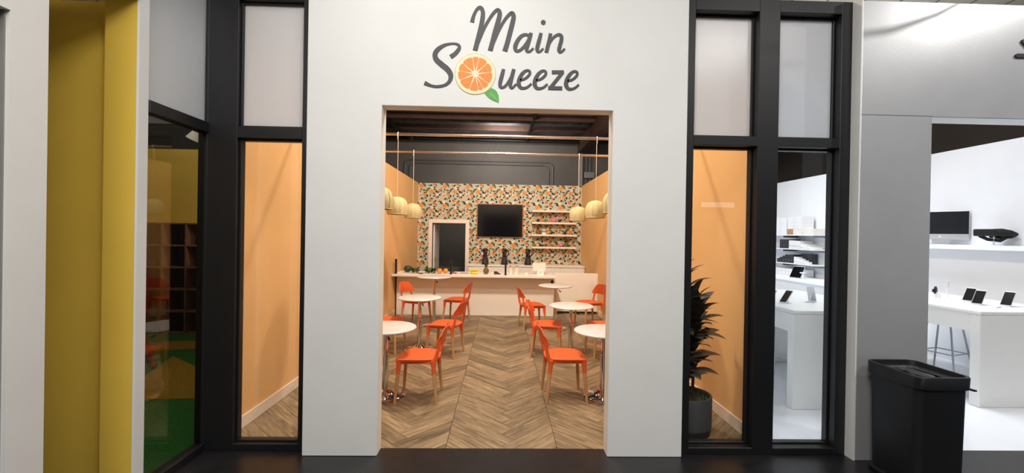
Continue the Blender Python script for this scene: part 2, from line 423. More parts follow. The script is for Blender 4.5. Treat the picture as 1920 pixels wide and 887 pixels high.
struct(B(-3.5, -3.4, 0.6, 2.78, 0, TOP).build('wall_left_inner', M('grey_inner_wall', '77776f', 0.8), smooth=0), 'grey inner wall behind the left openings')

# ------------------------------------------------------------------ cafe walls
struct(B(XL-0.08, XL, YI+0.06, YB, 0, ZT).build('wall_cafe_left', ORANGE_WALL, smooth=0), 'orange painted left wall of the cafe')
struct(B(XR, XR+0.05, YI+0.06, YB, 0, ZT).build('wall_cafe_right', ORANGE_WALL, smooth=0), 'orange painted right wall of the cafe')
struct(B(XL, XL+0.014, YI+0.06, 8.7, 0, 0.10).build('baseboard_left', M('pale_baseboard', 'e6d6c4', 0.5), smooth=0), 'pale baseboard along the left orange wall')
struct(B(XR-0.014, XR, YI+0.06, 8.9, 0, 0.10).build('baseboard_right', M('pale_baseboard', 'e6d6c4', 0.5), smooth=0), 'pale baseboard along the right orange wall')
# papered back wall with a doorway
PAPER = M('sage_wallpaper', 'bcbca8', 0.7, var=0.03, scale=8)
DX0, DX1, DZ = -1.767, -0.920, 1.93
wb = MB().prism([(XL,0),(DX0,0),(DX0,DZ),(DX1,DZ),(DX1,0),(XR,0),(XR,ZT),(XL,ZT)], YB, YB+0.11, 'y')
wb = struct(wb.build('wall_back', PAPER, smooth=0), 'back wall papered with oranges, leaves and blossom on sage')

def wallpaper_print():
    sc = 0.0012406; TW, TH = 482, 402
    # anchor: big orange of tile (0,0) in wall coordinates
    ax, az = -1.468, 2.872
    cols = {'o1': 'd88c3c', 'o2': 'd07f40', 'o3': 'dca584', 'dk': '1d1713', 'ol': '5e5a30', 'gr': '3c3a22', 'bl': 'ead9c6', 'ct': 'b6502a'}
    sh = []
    def orange(x, y, rx, ry, c): sh.append((c, [(x+rx*math.cos(t*PI/6), y+ry*math.sin(t*PI/6)) for t in range(12)], 1))
    def leaf(x, y, l, w, deg, c):
        a = math.radians(deg); pts = []
        if c != 'bl': l, w = l*1.12, w*1.3
        for t in range(5): pts.append((-l+2*l*t/4, w*math.sin(PI*t/4)*(1.15 if t == 1 else 1)))
        for t in range(3, 0, -1): pts.append((-l+2*l*t/4, -w*math.sin(PI*t/4)))
        sh.append((c, [(x+px*math.cos(a)-py*math.sin(a), y+px*math.sin(a)+py*math.cos(a)) for px, py in pts], 2))
    def blossom(x, y, r):
        for k in range(5): leaf(x+r*0.55*math.cos(k*1.2566), y+r*0.55*math.sin(k*1.2566), r*0.55, r*0.3, k*72, 'bl')
        sh.append(('o3', [(x+r*.2*math.cos(t*PI/3), y+r*.2*math.sin(t*PI/3)) for t in range(6)], 3))
    orange(535,112,50,44,'o1'); orange(745,218,46,42,'o1'); orange(612,272,41,36,'o2'); orange(520,300,35,34,'o3'); orange(440,195,31,34,'o2')
    orange(368,332,34,34,'o2'); orange(725,408,33,33,'o2'); orange(805,62,37,36,'o2')
    sh.append(('ct', [(520+12*math.cos(t*PI/3), 300+12*math.sin(t*PI/3)) for t in range(6)], 3))
    for a in [(602,88,48,17,65,'ol'),(470,62,34,15,10,'gr'),(455,30,30,14,30,'dk'),(592,196,38,14,15,'ol'),(660,190,45,18,-60,'ol'),(700,160,22,11,-40,'dk'),
              (803,135,34,13,-15,'dk'),(812,178,30,13,25,'gr'),(848,222,28,19,35,'dk'),(797,262,30,11,30,'dk'),(720,304,34,8,-68,'dk'),(657,312,26,17,-60,'dk'),
              (625,352,36,9,55,'dk'),(645,412,19,15,0,'dk'),(548,368,30,14,-45,'dk'),(588,378,22,9,-30,'ol'),(752,368,34,10,15,'dk'),(434,290,19,16,0,'dk'),
              (802,312,32,10,-50,'dk'),(396,328,32,13,-75,'dk'),(404,232,30,9,-70,'dk'),(512,230,36,9,-75,'ol'),(468,262,16,8,-20,'dk'),(738,92,24,13,-45,'dk'),
              (702,96,24,10,15,'ol'),(830,12,22,12,-30,'dk'),(645,16,18,15,0,'dk'),(534,178,18,11,90,'dk'),(700,398,20,12,70,'ct'),(615,240,34,9,-5,'gr'),
              (470,152,12,6,-35,'dk'),(465,200,26,8,70,'dk'),(808,28,30,8,-10,'gr'),(560,60,26,9,60,'gr'),(845,92,20,9,30,'dk'),(900,20,22,10,-25,'ol')]: leaf(*a)
    blossom(522,32,38); blossom(765,148,32); blossom(385,290,30); blossom(500,262,24); blossom(690,395,20)
    for c in cols:
        mb = MB()
        for i in range(-2, 8):
            for j in range(-2, 8):
                for cc, poly, lay in sh:
                    if cc != c: continue
                    q = [(ax+(x-535+i*TW)*sc, az-(y-112+j*TH)*sc) for x, y in poly]
                    for cl in ((1,0,XR-0.002), (-1,0,-XL-0.002), (0,1,ZT-0.002), (0,-1,-0.80)):
                        q = clip(q, *cl)
                        if len(q) < 3: break
                    if len(q) < 3: continue
                    # keep clear of the doorway
                    if max(t[0] for t in q) > DX0-0.01 and min(t[0] for t in q) < DX1+0.01 and min(t[1] for t in q) < DZ+0.01: continue
                    y = YB-0.0008*lay-0.0001*list(cols).index(c)
                    mb.add([(t[0], y, t[1]) for t in q], [tuple(range(len(q)))])
        pm = M('print_'+c, cols[c], 0.7, var=0.15, scale=25)
        o = mb.build('wallpaper_print', pm, wb, smooth=0); o['kind'] = 'stuff'
wallpaper_print()
# door casing and open leaf
d1 = setting('door_1', 'white cased doorway in the papered wall opening to a dark room')
TRIM = M('white_trim', 'ece0d6', 0.45, var=0.01)
for bb in ((-1.864, DX0, 0, 2.022), (DX1, -0.826, 0, 2.022), (DX0, DX1, DZ, 2.022)):
    B(bb[0], bb[1], YB-0.02, YB+0.13, bb[2], bb[3]).build('casing', TRIM, d1, smooth=0, bevel=0.004, seg=1)
lf = B(DX0+0.004, DX0+0.045, YB+0.13, YB+0.93, 0.02, 1.91).build('door_leaf', TRIM, d1, smooth=0)
for z in (0.95, 1.72): B(DX0+0.045, DX0+0.052, YB+0.13, YB+0.17, z, z+0.10).build('hinge', M('brown_hinge', '7a4a32', 0.4, 0.5), lf, smooth=0)

# ------------------------------------------------------------------ warehouse shell behind and above
for x in (-9.0, 9.0): struct(B(x-0.05, x+0.05, YI, 14.0, 0, 5.2).build('wall_warehouse_side', DARK_WALL, smooth=0), 'unseen dark grey side wall shielding the warehouse from outside light')  # out of view, added to keep bluish ambient light off the rear wall
struct(B(-9, 9, 14.0, 14.15, 0, 5.2).build('wall_warehouse', DARK_WALL, smooth=0), 'dark grey warehouse wall above and behind the partitions')
ce = struct(B(-9, 9, 7.6, 14.0, 4.9, 5.0).build('ceiling', CEIL_DARK, smooth=0), 'dark foil lined warehouse roof')
for y, zz in ((10.2, 0.16), (11.35, 0.2), (12.5, 0.2), (13.4, 0.2)):
    B(-8.9, 8.9, y, y+0.09, 4.9-zz, 4.9).build('joist', TIMBER, ce, smooth=0)
FOIL = M('silver_foil', '7d7c7e', 0.4, 0.5, var=0.4, scale=3, bump=0.8, bscale=6)
for y in (10.85, 12.0, 13.0): B(-8.9, 8.9, y, y+0.3, 4.80, 4.9).build('foil_strip', FOIL, ce, smooth=0)
B(2.45, 2.72, 7.7, 13.9, 4.35, 4.899).build('beam', M('beam_timber', '4a3228', 0.7, var=0.2), ce, smooth=0)
for x in (-2.9, 0.75): MB().tube([(x-0.5 if x < 0 else x+0.12, 10.0, 4.80), (x, 13.7, 4.66)], 0.045, 8).build('pipe_drop', BLACK_PIPE, ce)
cf = struct(B(-9, 9, 3.6, 7.6, 5.0, 5.1).build('ceiling_front', M('cream_ceiling_boards', 'e6dfcf', 0.7, var=0.04), smooth=0), 'cream ceiling boards above the shop fronts')
for x in np.arange(-8, 9, 0.5): B(x, x+0.012, 3.6, 7.6, 4.995, 5.0).build('board_joint', M('joint_dark', '55504a', 0.8), cf, smooth=0)
struct(B(-9, 9, -6, 3.6, 5.0, 5.1).build('ceiling_walkway', M('walkway_ceiling', '8a8783', 0.8), smooth=0), 'ceiling over the walkway')
pp = thing('sprinkler_pipe', 'black sprinkler pipe running along the dark warehouse wall', 'pipe')
MB().tube([(-8, 13.6, 4.66), (8, 13.6, 4.66)], 0.05, 10).build('pipe', BLACK_PIPE, pp)
for x in (-2.9, 0.75, 3.9): MB().lathe([(0.07,-0.05),(0.075,0),(0.07,0.05)], 10, (x, 13.6, 4.66)).build('coupling', BLACK_PIPE, pp)
for x in (-2.0, 1.0): MB().tube([(x, 13.6, 4.6), (x, 13.6, 4.9)], 0.012, 6).build('hanger', BLACK_PIPE, pp)
for k, (a, b, z, lab) in enumerate(((-3.17, 1.66, 4.05, 'outer of two grey conduits bent along the warehouse wall'), (-3.0, 1.52, 3.95, 'inner of two grey conduits bent along the warehouse wall'))):
    pts = [(a, 13.97, 2.2), (a, 13.97, z-0.15), (a+0.05, 13.97, z-0.05), (a+0.15, 13.97, z), (b-0.15, 13.97, z), (b-0.05, 13.97, z-0.05), (b, 13.97, z-0.15), (b, 13.97, 2.2)]
    tag(MB().tube(pts, 0.022, 8).build('conduit', M('grey_conduit', '6a6662', 0.5, 0.3)), lab, 'conduit')
eb = thing('electrical_box', 'grey electrical trunking box with conduits high on the warehouse wall', 'electrical box')
B(2.68, 3.02, 13.86, 13.998, 3.55, 3.75).build('box', M('grey_metal_box', '8a8886', 0.4, 0.3), eb, smooth=0, bevel=0.01)
for x in (2.76, 2.88): MB().tube([(x, 13.95, 2.4), (x, 13.95, 4.7)], 0.02, 8).build('conduit_pipe', M('grey_conduit', '6a6662', 0.5, 0.3), eb)
tag(B(2.5, 2.62, 13.85, 13.999, 0, 4.9).build('wall_column', M('light_grey_steel', '98948f', 0.6, 0.1), smooth=0, bevel=0.01), 'pale grey column on the warehouse wall beside electrical box', 'column')
tag(B(-2.3, 0.2, 13.2, 13.8, 0, 0.62).build('low_cabinet', M('grey_cabinet', '5d5a58', 0.7), smooth=0, bevel=0.02), 'low grey cabinet in the dark room behind the doorway', 'cabinet')

# ------------------------------------------------------------------ silver shop front and white shop
gs = MB().prism([(2.678,0),(3.225,0),(3.225,HEAD),(7.5,HEAD),(7.5,3.45),(2.678,3.45)], 3.13, 3.30, 'y')
struct(gs.build('wall_right', GREY_PANEL, smooth=0, bevel=0.003, seg=1), 'brushed silver shop front at the right')
struct(B(2.678, 3.225, 3.1285, 3.131, HEAD+0.004, HEAD+0.008).build('trim_2', M('panel_joint', '6e6e70', 0.6), smooth=0), 'thin joint line in the silver shop front')
struct(B(2.668, 2.678, 3.13, 3.30, 0, 3.5).build('trim_3', WHITE_WALL, smooth=0), 'white return beside the black window frame')
struct(B(XS, XS+0.1, 3.3, YB+0.1, 0, ZT-0.01).build('wall_shop_right', SHOP_WHITE, smooth=0), 'white side wall of the device shop')
struct(B(XR+0.05, XS, YB, YB+0.1, 0, ZT-0.01).build('wall_shop_back', SHOP_WHITE, smooth=0), 'white back wall of the device shop')
struct(B(XR+0.05, XR+0.055, YI+0.06, YB, 0, ZT).build('wall_shop_left', SHOP_WHITE, smooth=0), 'white partition side facing the device shop')
# star logo on the silver front
lg = thing('wall_logo', 'black starburst logo of rounded strokes on the silver shop front', 'logo', (4.02, 3.125, 3.065))
for k in range(5):
    a = PI-k*PI/4
    dx, dz = math.cos(a), math.sin(a); r0, r1, hw = 0.085, 0.155, 0.0155
    pts = []
    for t in range(7): an = a+PI/2-PI*t/6; pts.append((r1*dx+hw*math.cos(an), r1*dz+hw*math.sin(an)))
    for t in range(7): an = a-PI/2-PI*t/6; pts.append((r0*dx+hw*math.cos(an), r0*dz+hw*math.sin(an)))
    MB().prism(pts, -0.006, 0.004, 'y').build('stroke', M('black_sign_vinyl', '1a1a20', 0.5), lg, smooth=0)

# ------------------------------------------------------------------ sign lettering
def build_sign():
    root = thing('shop_sign', 'Main Squeeze shop sign in charcoal script with an orange slice on white wall', 'sign', (0, YF, 0))
    # letter plane: u right, v down (traced units); similarity onto the wall
    s = 1.0/4.434*YF/800*1.0
    def P(u, v):
        a = -0.0185
        uu, vv = u-760, v-400
        x = uu*math.cos(a)-vv*math.sin(a); y = uu*math.sin(a)+vv*math.cos(a)
        return (-0.0255+x*s, 3.0085-y*s)
    INK = M('charcoal_vinyl', '3b3a3d', 0.55, var=0.04, scale=8)
    def cr(pts, n=7):
        out = []; q = [pts[0]]+list(pts)+[pts[-1]]
        for i in range(1, len(q)-2):
            p0, p1, p2, p3 = [np.array(t, float) for t in q[i-1:i+3]]
            for k in range(n):
                t = k/n
                out.append(0.5*((2*p1)+(-p0+p2)*t+(2*p0-5*p1+4*p2-p3)*t*t+(-p0+3*p1-3*p2+p3)*t**3))
        out.append(np.array(pts[-1], float)); return out
    def letter(name, strokes, dots=()):
        mb = MB()
        for si, st in enumerate(strokes):
            sm = cr(st) if len(st) > 2 else [np.array(t, float) for t in st]
            Lp, Rp = [], []
            for i, p in enumerate(sm):
                d = sm[min(i+1, len(sm)-1)][:2]-sm[max(i-1, 0)][:2]; d = d/(np.linalg.norm(d)+1e-9)
                nrm = np.array([-d[1], d[0]])*p[2]*1.13/2
                Lp.append(P(*(p[:2]+nrm))); Rp.append(P(*(p[:2]-nrm)))
            n = len(Lp); ya, yb = -0.005-0.0004*si, 0.001
            v = [(x, ya, z) for x, z in Lp]+[(x, ya, z) for x, z in Rp]+[(x, yb, z) for x, z in Lp]+[(x, yb, z) for x, z in Rp]
            f = []
            for i in range(n-1):
                f += [(i, i+1, n+i+1, n+i), (2*n+i, 2*n+i+1, i+1, i), (n+i, n+i+1, 3*n+i+1, 3*n+i)]
            f += [(0, n, 3*n, 2*n), (n-1, 3*n-1, 4*n-1, 2*n-1)]
            mb.add(v, f)
        for (u, v_, r) in dots:
            c = P(u, v_); mb.prism([(c[0]+r*s*math.cos(t*PI/10), c[1]+r*s*math.sin(t*PI/10)) for t in range(20)], -0.005, 0.001, 'y')
        mb.build(name, INK, root, smooth=0)
    letter('letter_m', [[(523,160,30),(532,120,26),(550,75,22),(575,42,24),(598,42,28),(612,75,30),(609,130,33),(592,215,34),(568,310,34),(547,393,35)],
                        [(556,385,14),(585,300,20),(625,205,22),(670,125,22),(710,72,24),(738,56,26),(752,85,32),(740,145,35),(715,230,35),(692,320,35),(672,393,36)],
                        [(682,385,14),(712,300,20),(752,208,22),(795,135,22),(832,92,24),(855,80,26),(867,110,32),(855,170,35),(832,260,35),(812,335,35),(793,396,36)]])
    letter('letter_a', [[(1000,268,20),(965,258,22),(930,272,26),(898,312,30),(880,358,32),(885,390,24),(912,392,22),(948,362,22),(982,315,22),(1008,265,20)],
                        [(1012,243,26),(1000,285,30),(984,340,30),(974,378,28),(983,398,20),(1003,396,17),(1030,370,16)]])
    letter('letter_i', [[(1095,243,24),(1083,290,29),(1068,345,30),(1062,380,28),(1070,399,20),(1088,396,17),(1113,371,16)]], [(1113,155,20)])
    letter('letter_n', [[(1174,246,26),(1164,300,29),(1150,355,29),(1138,405,28)],
                        [(1150,365,14),(1175,312,18),(1205,274,20),(1238,256,22),(1262,266,26),(1264,300,29),(1252,345,29),(1244,382,28),(1252,401,20),(1268,396,17),(1292,371,16)]])
    letter('letter_s', [[(345,448,32),(378,425,30),(405,395,28),(418,366,24),(402,344,18),(362,338,14),(300,350,22),(243,385,32),(217,428,36),(228,470,38),(270,510,40),(318,550,40),(345,595,36),(340,640,28),(308,675,22),(250,692,20),(190,688,20),(130,664,30)]])
    letter('letter_u', [[(783,545,24),(770,595,29),(756,650,29),(754,685,26),(772,698,20),(800,682,20),(832,635,20),(858,580,20)],
                        [(868,545,26),(856,590,29),(843,645,29),(838,682,26),(848,700,20),(864,694,17),(887,668,16)]])
    for du, dv, r in ((0, 0, 1.0), (133, 2, 1.0), (395, 5, 1.0)):
        letter('letter_e', [[(918,634+dv,16),(950,628+dv,18),(982,607+dv,20),(1001,580+dv,20),(996,559+dv,18),(972,556+dv,20),(940,580+dv,26),(915,625+dv,31),(908,668+dv,31),(925,698+dv,25),(955,702+dv,20),(985,690+dv,18),(1014,664+dv,16)]] if du == 0 else
               [[(918+du,634+dv,16),(950+du,628+dv,18),(982+du,607+dv,20),(1001+du,580+dv,20),(996+du,559+dv,18),(972+du,556+dv,20),(940+du,580+dv,26),(915+du,625+dv,31),(908+du,668+dv,31),(925+du,698+dv,25),(955+du,702+dv,20),(985+du,690+dv,18),(1014+du,664+dv,16)]])
    letter('letter_z', [[(1184,568,28),(1284,566,26)], [(1276,566,26),(1168,702,26)], [(1153,699,26),(1270,701,28)]])
    # orange slice
    cu, cv = 548, 588; c = P(cu, cv); R = 170*s
    sl = bpy.data.objects.new('orange_slice', None); COL.objects.link(sl); sl.parent = root; sl['label'] = 'cut orange slice standing for the Q'
    def disc(r, n=48, wob=0.0): return [(c[0]+r*(1+wob*math.sin(5*t*2*PI/n)+wob*math.sin(3*t*2*PI/n+1))*math.cos(t*2*PI/n), c[1]+r*(1+wob*math.sin(5*t*2*PI/n))*math.sin(t*2*PI/n)) for t in range(n)]
    MB().prism(disc(R, wob=0.004), -0.004, 0.001, 'y').build('rind', M('print_rind', 'd9b04c', 0.5, var=0.1, scale=20), sl, smooth=0)
    MB().prism(disc(R*0.972, wob=0.004), -0.0046, 0.001, 'y').build('pith', M('print_pith', 'efe8c2', 0.55, var=0.06, scale=30), sl, smooth=0)
    PULP = M('print_pulp', 'ea8408', 0.5, var=0.14, scale=110)
    angs = [8, 44, 78, 100, 141, 170, 203, 250, 283, 300, 325]
    for i, a in enumerate(angs):
        b = angs[(i+1) % len(angs)]+(360 if i == len(angs)-1 else 0)
        a0, b0 = math.radians(a+0.5), math.radians(b-0.5); mid = (a0+b0)/2
        pts = [(c[0]+R*0.10*math.cos(mid), c[1]+R*0.10*math.sin(mid))]
        n = 8
        for t in range(n+1):
            an = a0+(b0-a0)*t/n
            rr = R*(0.80+0.035*math.sin(PI*t/n)**0.5)*(0.965 if t in (0, n) else 1)
            pts.append((c[0]+rr*math.cos(an), c[1]+rr*math.sin(an)))
        MB().prism(pts, -0.0052, 0.001, 'y').build('pulp_segment', PULP, sl, smooth=0)
    MB().prism(disc(R*0.16, 14, 0.05), -0.0056, 0.001, 'y').build('core', M('print_core', 'f6ecd0', 0.6, var=0.25, scale=160), sl, smooth=0)
    for k in range(6):
        an = k*1.05+0.4; q = (c[0]+R*0.09*math.cos(an), c[1]+R*0.08*math.sin(an))
        MB().prism([(q[0]+R*0.028*math.cos(t*PI/3+an), q[1]+R*0.013*math.sin(t*PI/3)) for t in range(6)], -0.006, 0.001, 'y').build('core_fleck', M('print_fleck', 'a98a78', 0.6), sl, smooth=0)
    # leaf
    lf_ = [(622,742),(655,725),(682,703),(706,712),(728,735),(741,765),(744,800),(741,824),(722,815),(694,806),(660,785),(638,762)]
    MB().prism([P(*t) for t in lf_][::-1], -0.0038, 0.001, 'y').build('leaf', M('print_leaf', '4fa23c', 0.5, var=0.2, scale=30), root, smooth=0)
    ve = [(648,735),(690,757),(722,790),(739,820),(717,794),(686,763)]
    MB().prism([P(*t) for t in ve][::-1], -0.0044, 0.001, 'y').build('leaf_vein', M('print_vein', '86c45e', 0.5), root, smooth=0)
build_sign()

# ------------------------------------------------------------------ cafe furniture: chairs
def chair_proto(label, loc, rz):
    t = thing('cafe_chair', label, 'chair', loc, rz, 'orange cafe chairs at the round tables')
    # seat: rounded plate, front at +x
    mb = MB(); n = 36; rings = []
    def outline(sc, z, dip=0.0):
        out = []
        for j in range(n):
            a = 2*PI*j/n; ca, sa = math.cos(a), math.sin(a); e = 0.55
            x = 0.215*math.copysign(abs(ca)**e, ca); y = (0.215 if x > 0 else 0.195+0.02*(1+x/0.215))*math.copysign(abs(sa)**e, sa)
            zz = z+0.012*(sc**2)*(y/0.21)**2-0.016*max(0, x/0.215)**3*sc
            out.append((x*sc+0.005, y*sc, zz))
        return out
    prof = [(0.05, 0.418), (0.4, 0.419), (0.75, 0.425), (0.95, 0.430), (1.0, 0.424), (0.985, 0.408), (0.9, 0.400), (0.4, 0.400), (0.05, 0.400)]
    v = [p for sc, z in prof for p in outline(sc, z)]; f = []
    for i in range(len(prof)-1):
        for j in range(n): f.append((i*n+j, i*n+(j+1) % n, (i+1)*n+(j+1) % n, (i+1)*n+j))
    f += [tuple(reversed(range(n))), tuple((len(prof)-1)*n+j for j in range(n))]
    mb.add(v, f).build('seat', ORANGE_PL, t, smooth=60)
    for sy in (-1, 1):
        for (tx, fx) in ((0.165, 0.195), (-0.165, -0.205)):
            top = Vector((tx, sy*0.165, 0.405)); foot = Vector((fx, sy*0.198, 0.0)); k = top.lerp(foot, 0.27)
            MB().tube([top.lerp(foot, 0.25), top.lerp(foot, 0.5), foot], [0.0185, 0.018, 0.0135], 12).build('leg', BEECH, t)
            MB().tube([top+Vector((0,0,0.012)), top, top.lerp(foot, 0.07), top.lerp(foot, 0.16), k], [0.034, 0.031, 0.025, 0.0222, 0.0212], 12).build('leg_socket', ORANGE_PL, t, smooth=50)
        up = [(-0.165, sy*0.165, 0.395), (-0.190, sy*0.172, 0.44), (-0.205, sy*0.168, 0.50), (-0.220, sy*0.162, 0.575), (-0.240, sy*0.154, 0.66)]
        MB().tube(up, [0.025, 0.021, 0.0165, 0.0155, 0.010], 10).build('back_upright', ORANGE_PL, t, smooth=50)
    # side skirt rails under the seat
    for a, b in (((0.165, -0.165), (-0.165, -0.165)), ((0.165, 0.165), (-0.165, 0.165)), ((0.165, -0.165), (0.165, 0.165)), ((-0.165, -0.165), (-0.165, 0.165))):
        MB().tube([(a[0], a[1], 0.397), (b[0], b[1], 0.397)], 0.014, 8).build('seat_rail', ORANGE_PL, t)
    # curved backrest
    nu, nv = 18, 8; v = []
    for side in (0, 1):
        for i in range(nu+1):
            u = -1+2*i/nu
            zt = 0.748-0.028*abs(u)**2.0-0.055*(max(0, abs(u)-0.7)/0.3)**2; zb = 0.556+0.012*(1-u*u)+0.012*(max(0, abs(u)-0.85)/0.15)**2
            for j in range(nv+1):
                w = j/nv; z = zb+(zt-zb)*w
                x = -0.252-0.050*w**1.3+0.060*abs(u)**2.0+0.004*math.sin(PI*w); y = 0.208*u*(1-0.04*w)
                th = 0.0085*(1-0.45*w)
                v.append((x+(th if side == 0 else -th), y, z))
    f = []; m = nv+1; H = (nu+1)*m
    for i in range(nu):
        for j in range(nv):
            a = i*m+j; f += [(a, a+1, a+m+1, a+m), (H+a, H+a+m, H+a+m+1, H+a+1)]
    for i in range(nu): f += [(i*m, (i+1)*m, H+(i+1)*m, H+i*m), (i*m+nv, H+i*m+nv, H+(i+1)*m+nv, (i+1)*m+nv)]
    for j in range(nv): f += [(j, H+j, H+j+1, j+1), (nu*m+j, nu*m+j+1, H+nu*m+j+1, H+nu*m+j)]
    MB().add(v, f).build('backrest', ORANGE_PL, t, smooth=60)
    return t
R_ = math.radians
chair_specs = [
    ('nearest orange chair on the left, facing the left table at the doorway', (-0.805, 4.325, 0), R_(180)),
    ('orange chair in the aisle facing the middle left table', (-0.747, 5.87, 0), R_(165)),
    ('orange chair in front of the counter facing the far left table from the aisle', (-0.825, 8.08, 0), R_(167)),
    ('orange chair by the left wall facing the far left table', (-1.54, 7.90, 0), R_(-20)),
    ('orange chair by the left wall half hidden behind the nearest left table', (-1.58, 6.05, 0), R_(-8)),
    ('nearest orange chair on the right, facing the right table at the doorway', (0.672, 4.38, 0), R_(2)),
    ('orange chair in the aisle facing the middle right table', (0.655, 5.90, 0), R_(-9)),
    ('orange chair in front of the counter facing the far right table from the aisle', (0.575, 7.56, 0), R_(11)),
    ('orange chair by the right wall facing the far right table', (1.66, 7.90, 0), R_(200)),
    ('orange chair by the right wall half hidden behind the nearest right table', (1.44, 5.895, 0), R_(187)),
]
ch0 = chair_proto(*chair_specs[0])
for lab, loc, rz in chair_specs[1:]: dup(ch0, lab, loc, rz)

# tables
def round_table(label, x, y, h):
    t = thing('round_table', label, 'table', (x, y, 0), 0, 'white round pedestal tables')
    MB().lathe([(0.0,h),(0.292,h),(0.300,h-0.004),(0.304,h-0.012),(0.300,h-0.021),(0.285,h-0.025),(0.0,h-0.025)], 48).build('table_top', TABLE_WHITE, t, smooth=40)
    MB().lathe([(0.0,h-0.026),(0.09,h-0.026),(0.09,h-0.034),(0.04,h-0.05),(0.026,h-0.055),(0.026,0.36),(0.0,0.36)], 20).build('column', CHROME, t)
    MB().lathe([(0.032,0.42),(0.033,0.415),(0.033,0.06),(0.0,0.06)], 20).build('column_sleeve', CHROME, t)
    MB().lathe([(0.0,0.072),(0.045,0.070),(0.058,0.058),(0.075,0.044),(0.11,0.028),(0.16,0.018),(0.198,0.012),(0.205,0.006),(0.203,0.0),(0.0,0.0)], 40).build('base', CHROME, t, smooth=40)
    lv = MB().tube([(0.0,-0.02,h-0.05), (0.03,-0.06,h-0.06), (0.06,-0.12,h-0.085)], 0.006, 8).build('height_lever', CHROME, t)
    MB().tube([(0.055,-0.11,h-0.081), (0.075,-0.15,h-0.098)], 0.009, 8).build('lever_grip', BLACK_PL, lv)
round_table('white round table nearest the doorway on the left, cut by the wall', -1.155, 4.36, 0.700)
round_table('white round table in the middle of the left row', -1.145, 6.12, 0.745)
round_table('small tall white round table in front of the counter at the left', -1.19, 7.72, 0.885)
round_table('white round table nearest the doorway on the right, cut by the wall', 1.075, 4.38, 0.685)
round_table('white round table in the middle of the right row', 0.985, 5.87, 0.697)
round_table('white round table in front of the counter at the right', 0.985, 7.62, 0.765)

# ------------------------------------------------------------------ pendant rails and lamps
for (y, lab) in ((5.94, 'nearer copper pipe spanning the cafe with two woven lamps'), (7.19, 'farther copper pipe spanning the cafe with two woven lamps'), (4.68, 'copper pipe above the doorway carrying the nearest woven lamps')):
    pz = thing('lamp_rail', lab, 'rail')
    MB().tube([(XL-0.06, y, 3.02), (XR+0.04, y, 3.02)], 0.021, 16).build('pipe', COPPER, pz)
    for x in (XL-0.04, XR+0.025): B(x-0.03, x+0.03, y-0.03, y+0.03, ZT, 3.005).build('bracket', COPPER, pz, smooth=0)
def pendant(label, x, y):
    t = thing('pendant_lamp', label, 'lamp', (x, y, 1.91), 0, 'woven pendant lamps')
    prof = [(0.132,0.0),(0.140,0.03),(0.146,0.08),(0.143,0.125),(0.128,0.175),(0.10,0.212),(0.06,0.234),(0.02,0.242),(0.0,0.243)]
    inn = [(0.0,0.237),(0.02,0.236),(0.058,0.228),(0.096,0.206),(0.122,0.171),(0.137,0.123),(0.140,0.08),(0.134,0.03),(0.126,0.0)]
    MB().lathe(prof+inn, 36, closed=True).build('shade', WEAVE, t, smooth=60)
    for k in range(12):
        a = k*PI/6
        MB().tube([(r*1.012*math.cos(a), r*1.012*math.sin(a), z) for r, z in prof[:-1]], 0.0022, 5).build('shade_rib', WEAVE, t)
    MB().tube([(0.134*math.cos(k*PI/14), 0.134*math.sin(k*PI/14), 0.001) for k in range(28)], 0.005, 6, closed=True).build('rim', WEAVE, t)
    CORD = M('beige_cord', 'c9b5a3', 0.6)
    MB().tube([(0,0,0.24), (0,0,1.09)], 0.0042, 6).build('cord', CORD, t)
    MB().tube([(0,-0.03,1.03),(0,-0.031,1.10),(0,-0.024,1.128),(0,0,1.139),(0,0.024,1.128),(0,0.031,1.10),(0,0.0,1.07)], 0.006, 6).build('hook', M('steel_hook', 'b9b2aa', 0.3, 0.7), t)
    MB().lathe([(0.0,0.10),(0.022,0.12),(0.03,0.15),(0.022,0.185),(0.015,0.21),(0.0,0.212)], 12).build('bulb', M('white_bulb', 'f3eee2', 0.3), t)
for lab, x, y in (('woven pendant lamp nearest the doorway on the left, cut by the wall', -1.325, 4.68), ('middle woven pendant lamp of the three on the left', -1.445, 5.94), ('farthest woven pendant lamp of the three on the left', -1.485, 7.19),
                  ('woven pendant lamp nearest the doorway on the right, cut by the wall', 1.255, 4.68), ('middle woven pendant lamp of the three on the right', 1.315, 5.94), ('farthest woven pendant lamp of the three on the right', 1.295, 7.19)):
    pendant(lab, x, y)

# ------------------------------------------------------------------ counter
cu = thing('service_counter', 'long white cafe counter with overhanging top at the back', 'counter')
B(XL+0.04, 1.09, 8.70, 9.15, 0.0, 0.80).build('front_panel', CAFE_WHITE, cu, smooth=0, bevel=0.004, seg=1)
B(XL+0.005, 1.11, 8.42, 9.22, 0.80, 0.845).build('worktop', M('cafe_worktop', 'f2ece4', 0.35, var=0.01), cu, smooth=0, bevel=0.004, seg=1)
so = B(1.03, 1.085, 8.68, 8.70, 0.64, 0.74).build('card_holder', BLACK_PL, cu, smooth=0, bevel=0.01)
gt = thing('half_wall', 'low white half wall closing the counter at the right', 'partition')
B(1.14, XR-0.005, 9.02, 9.08, 0.05, 0.86).build('panel', CAFE_WHITE, gt, smooth=0, bevel=0.003, seg=1)
B(1.16, XR-0.03, 9.05, 9.09, 0.0, 0.05).build('toe_kick', M('dark_toe_kick', '3a312b', 0.6), gt, smooth=0)
B(XR-0.045, XR-0.005, 9.0, 9.02, 0.05, 0.86).build('end_post', CAFE_WHITE, gt, smooth=0)
bc = thing('back_counter', 'white back counter under the papered wall carrying the blenders', 'counter')
B(-0.80, XR-0.01, 10.42, 10.99, 0.10, 0.875).build('body', CAFE_WHITE, bc, smooth=0)
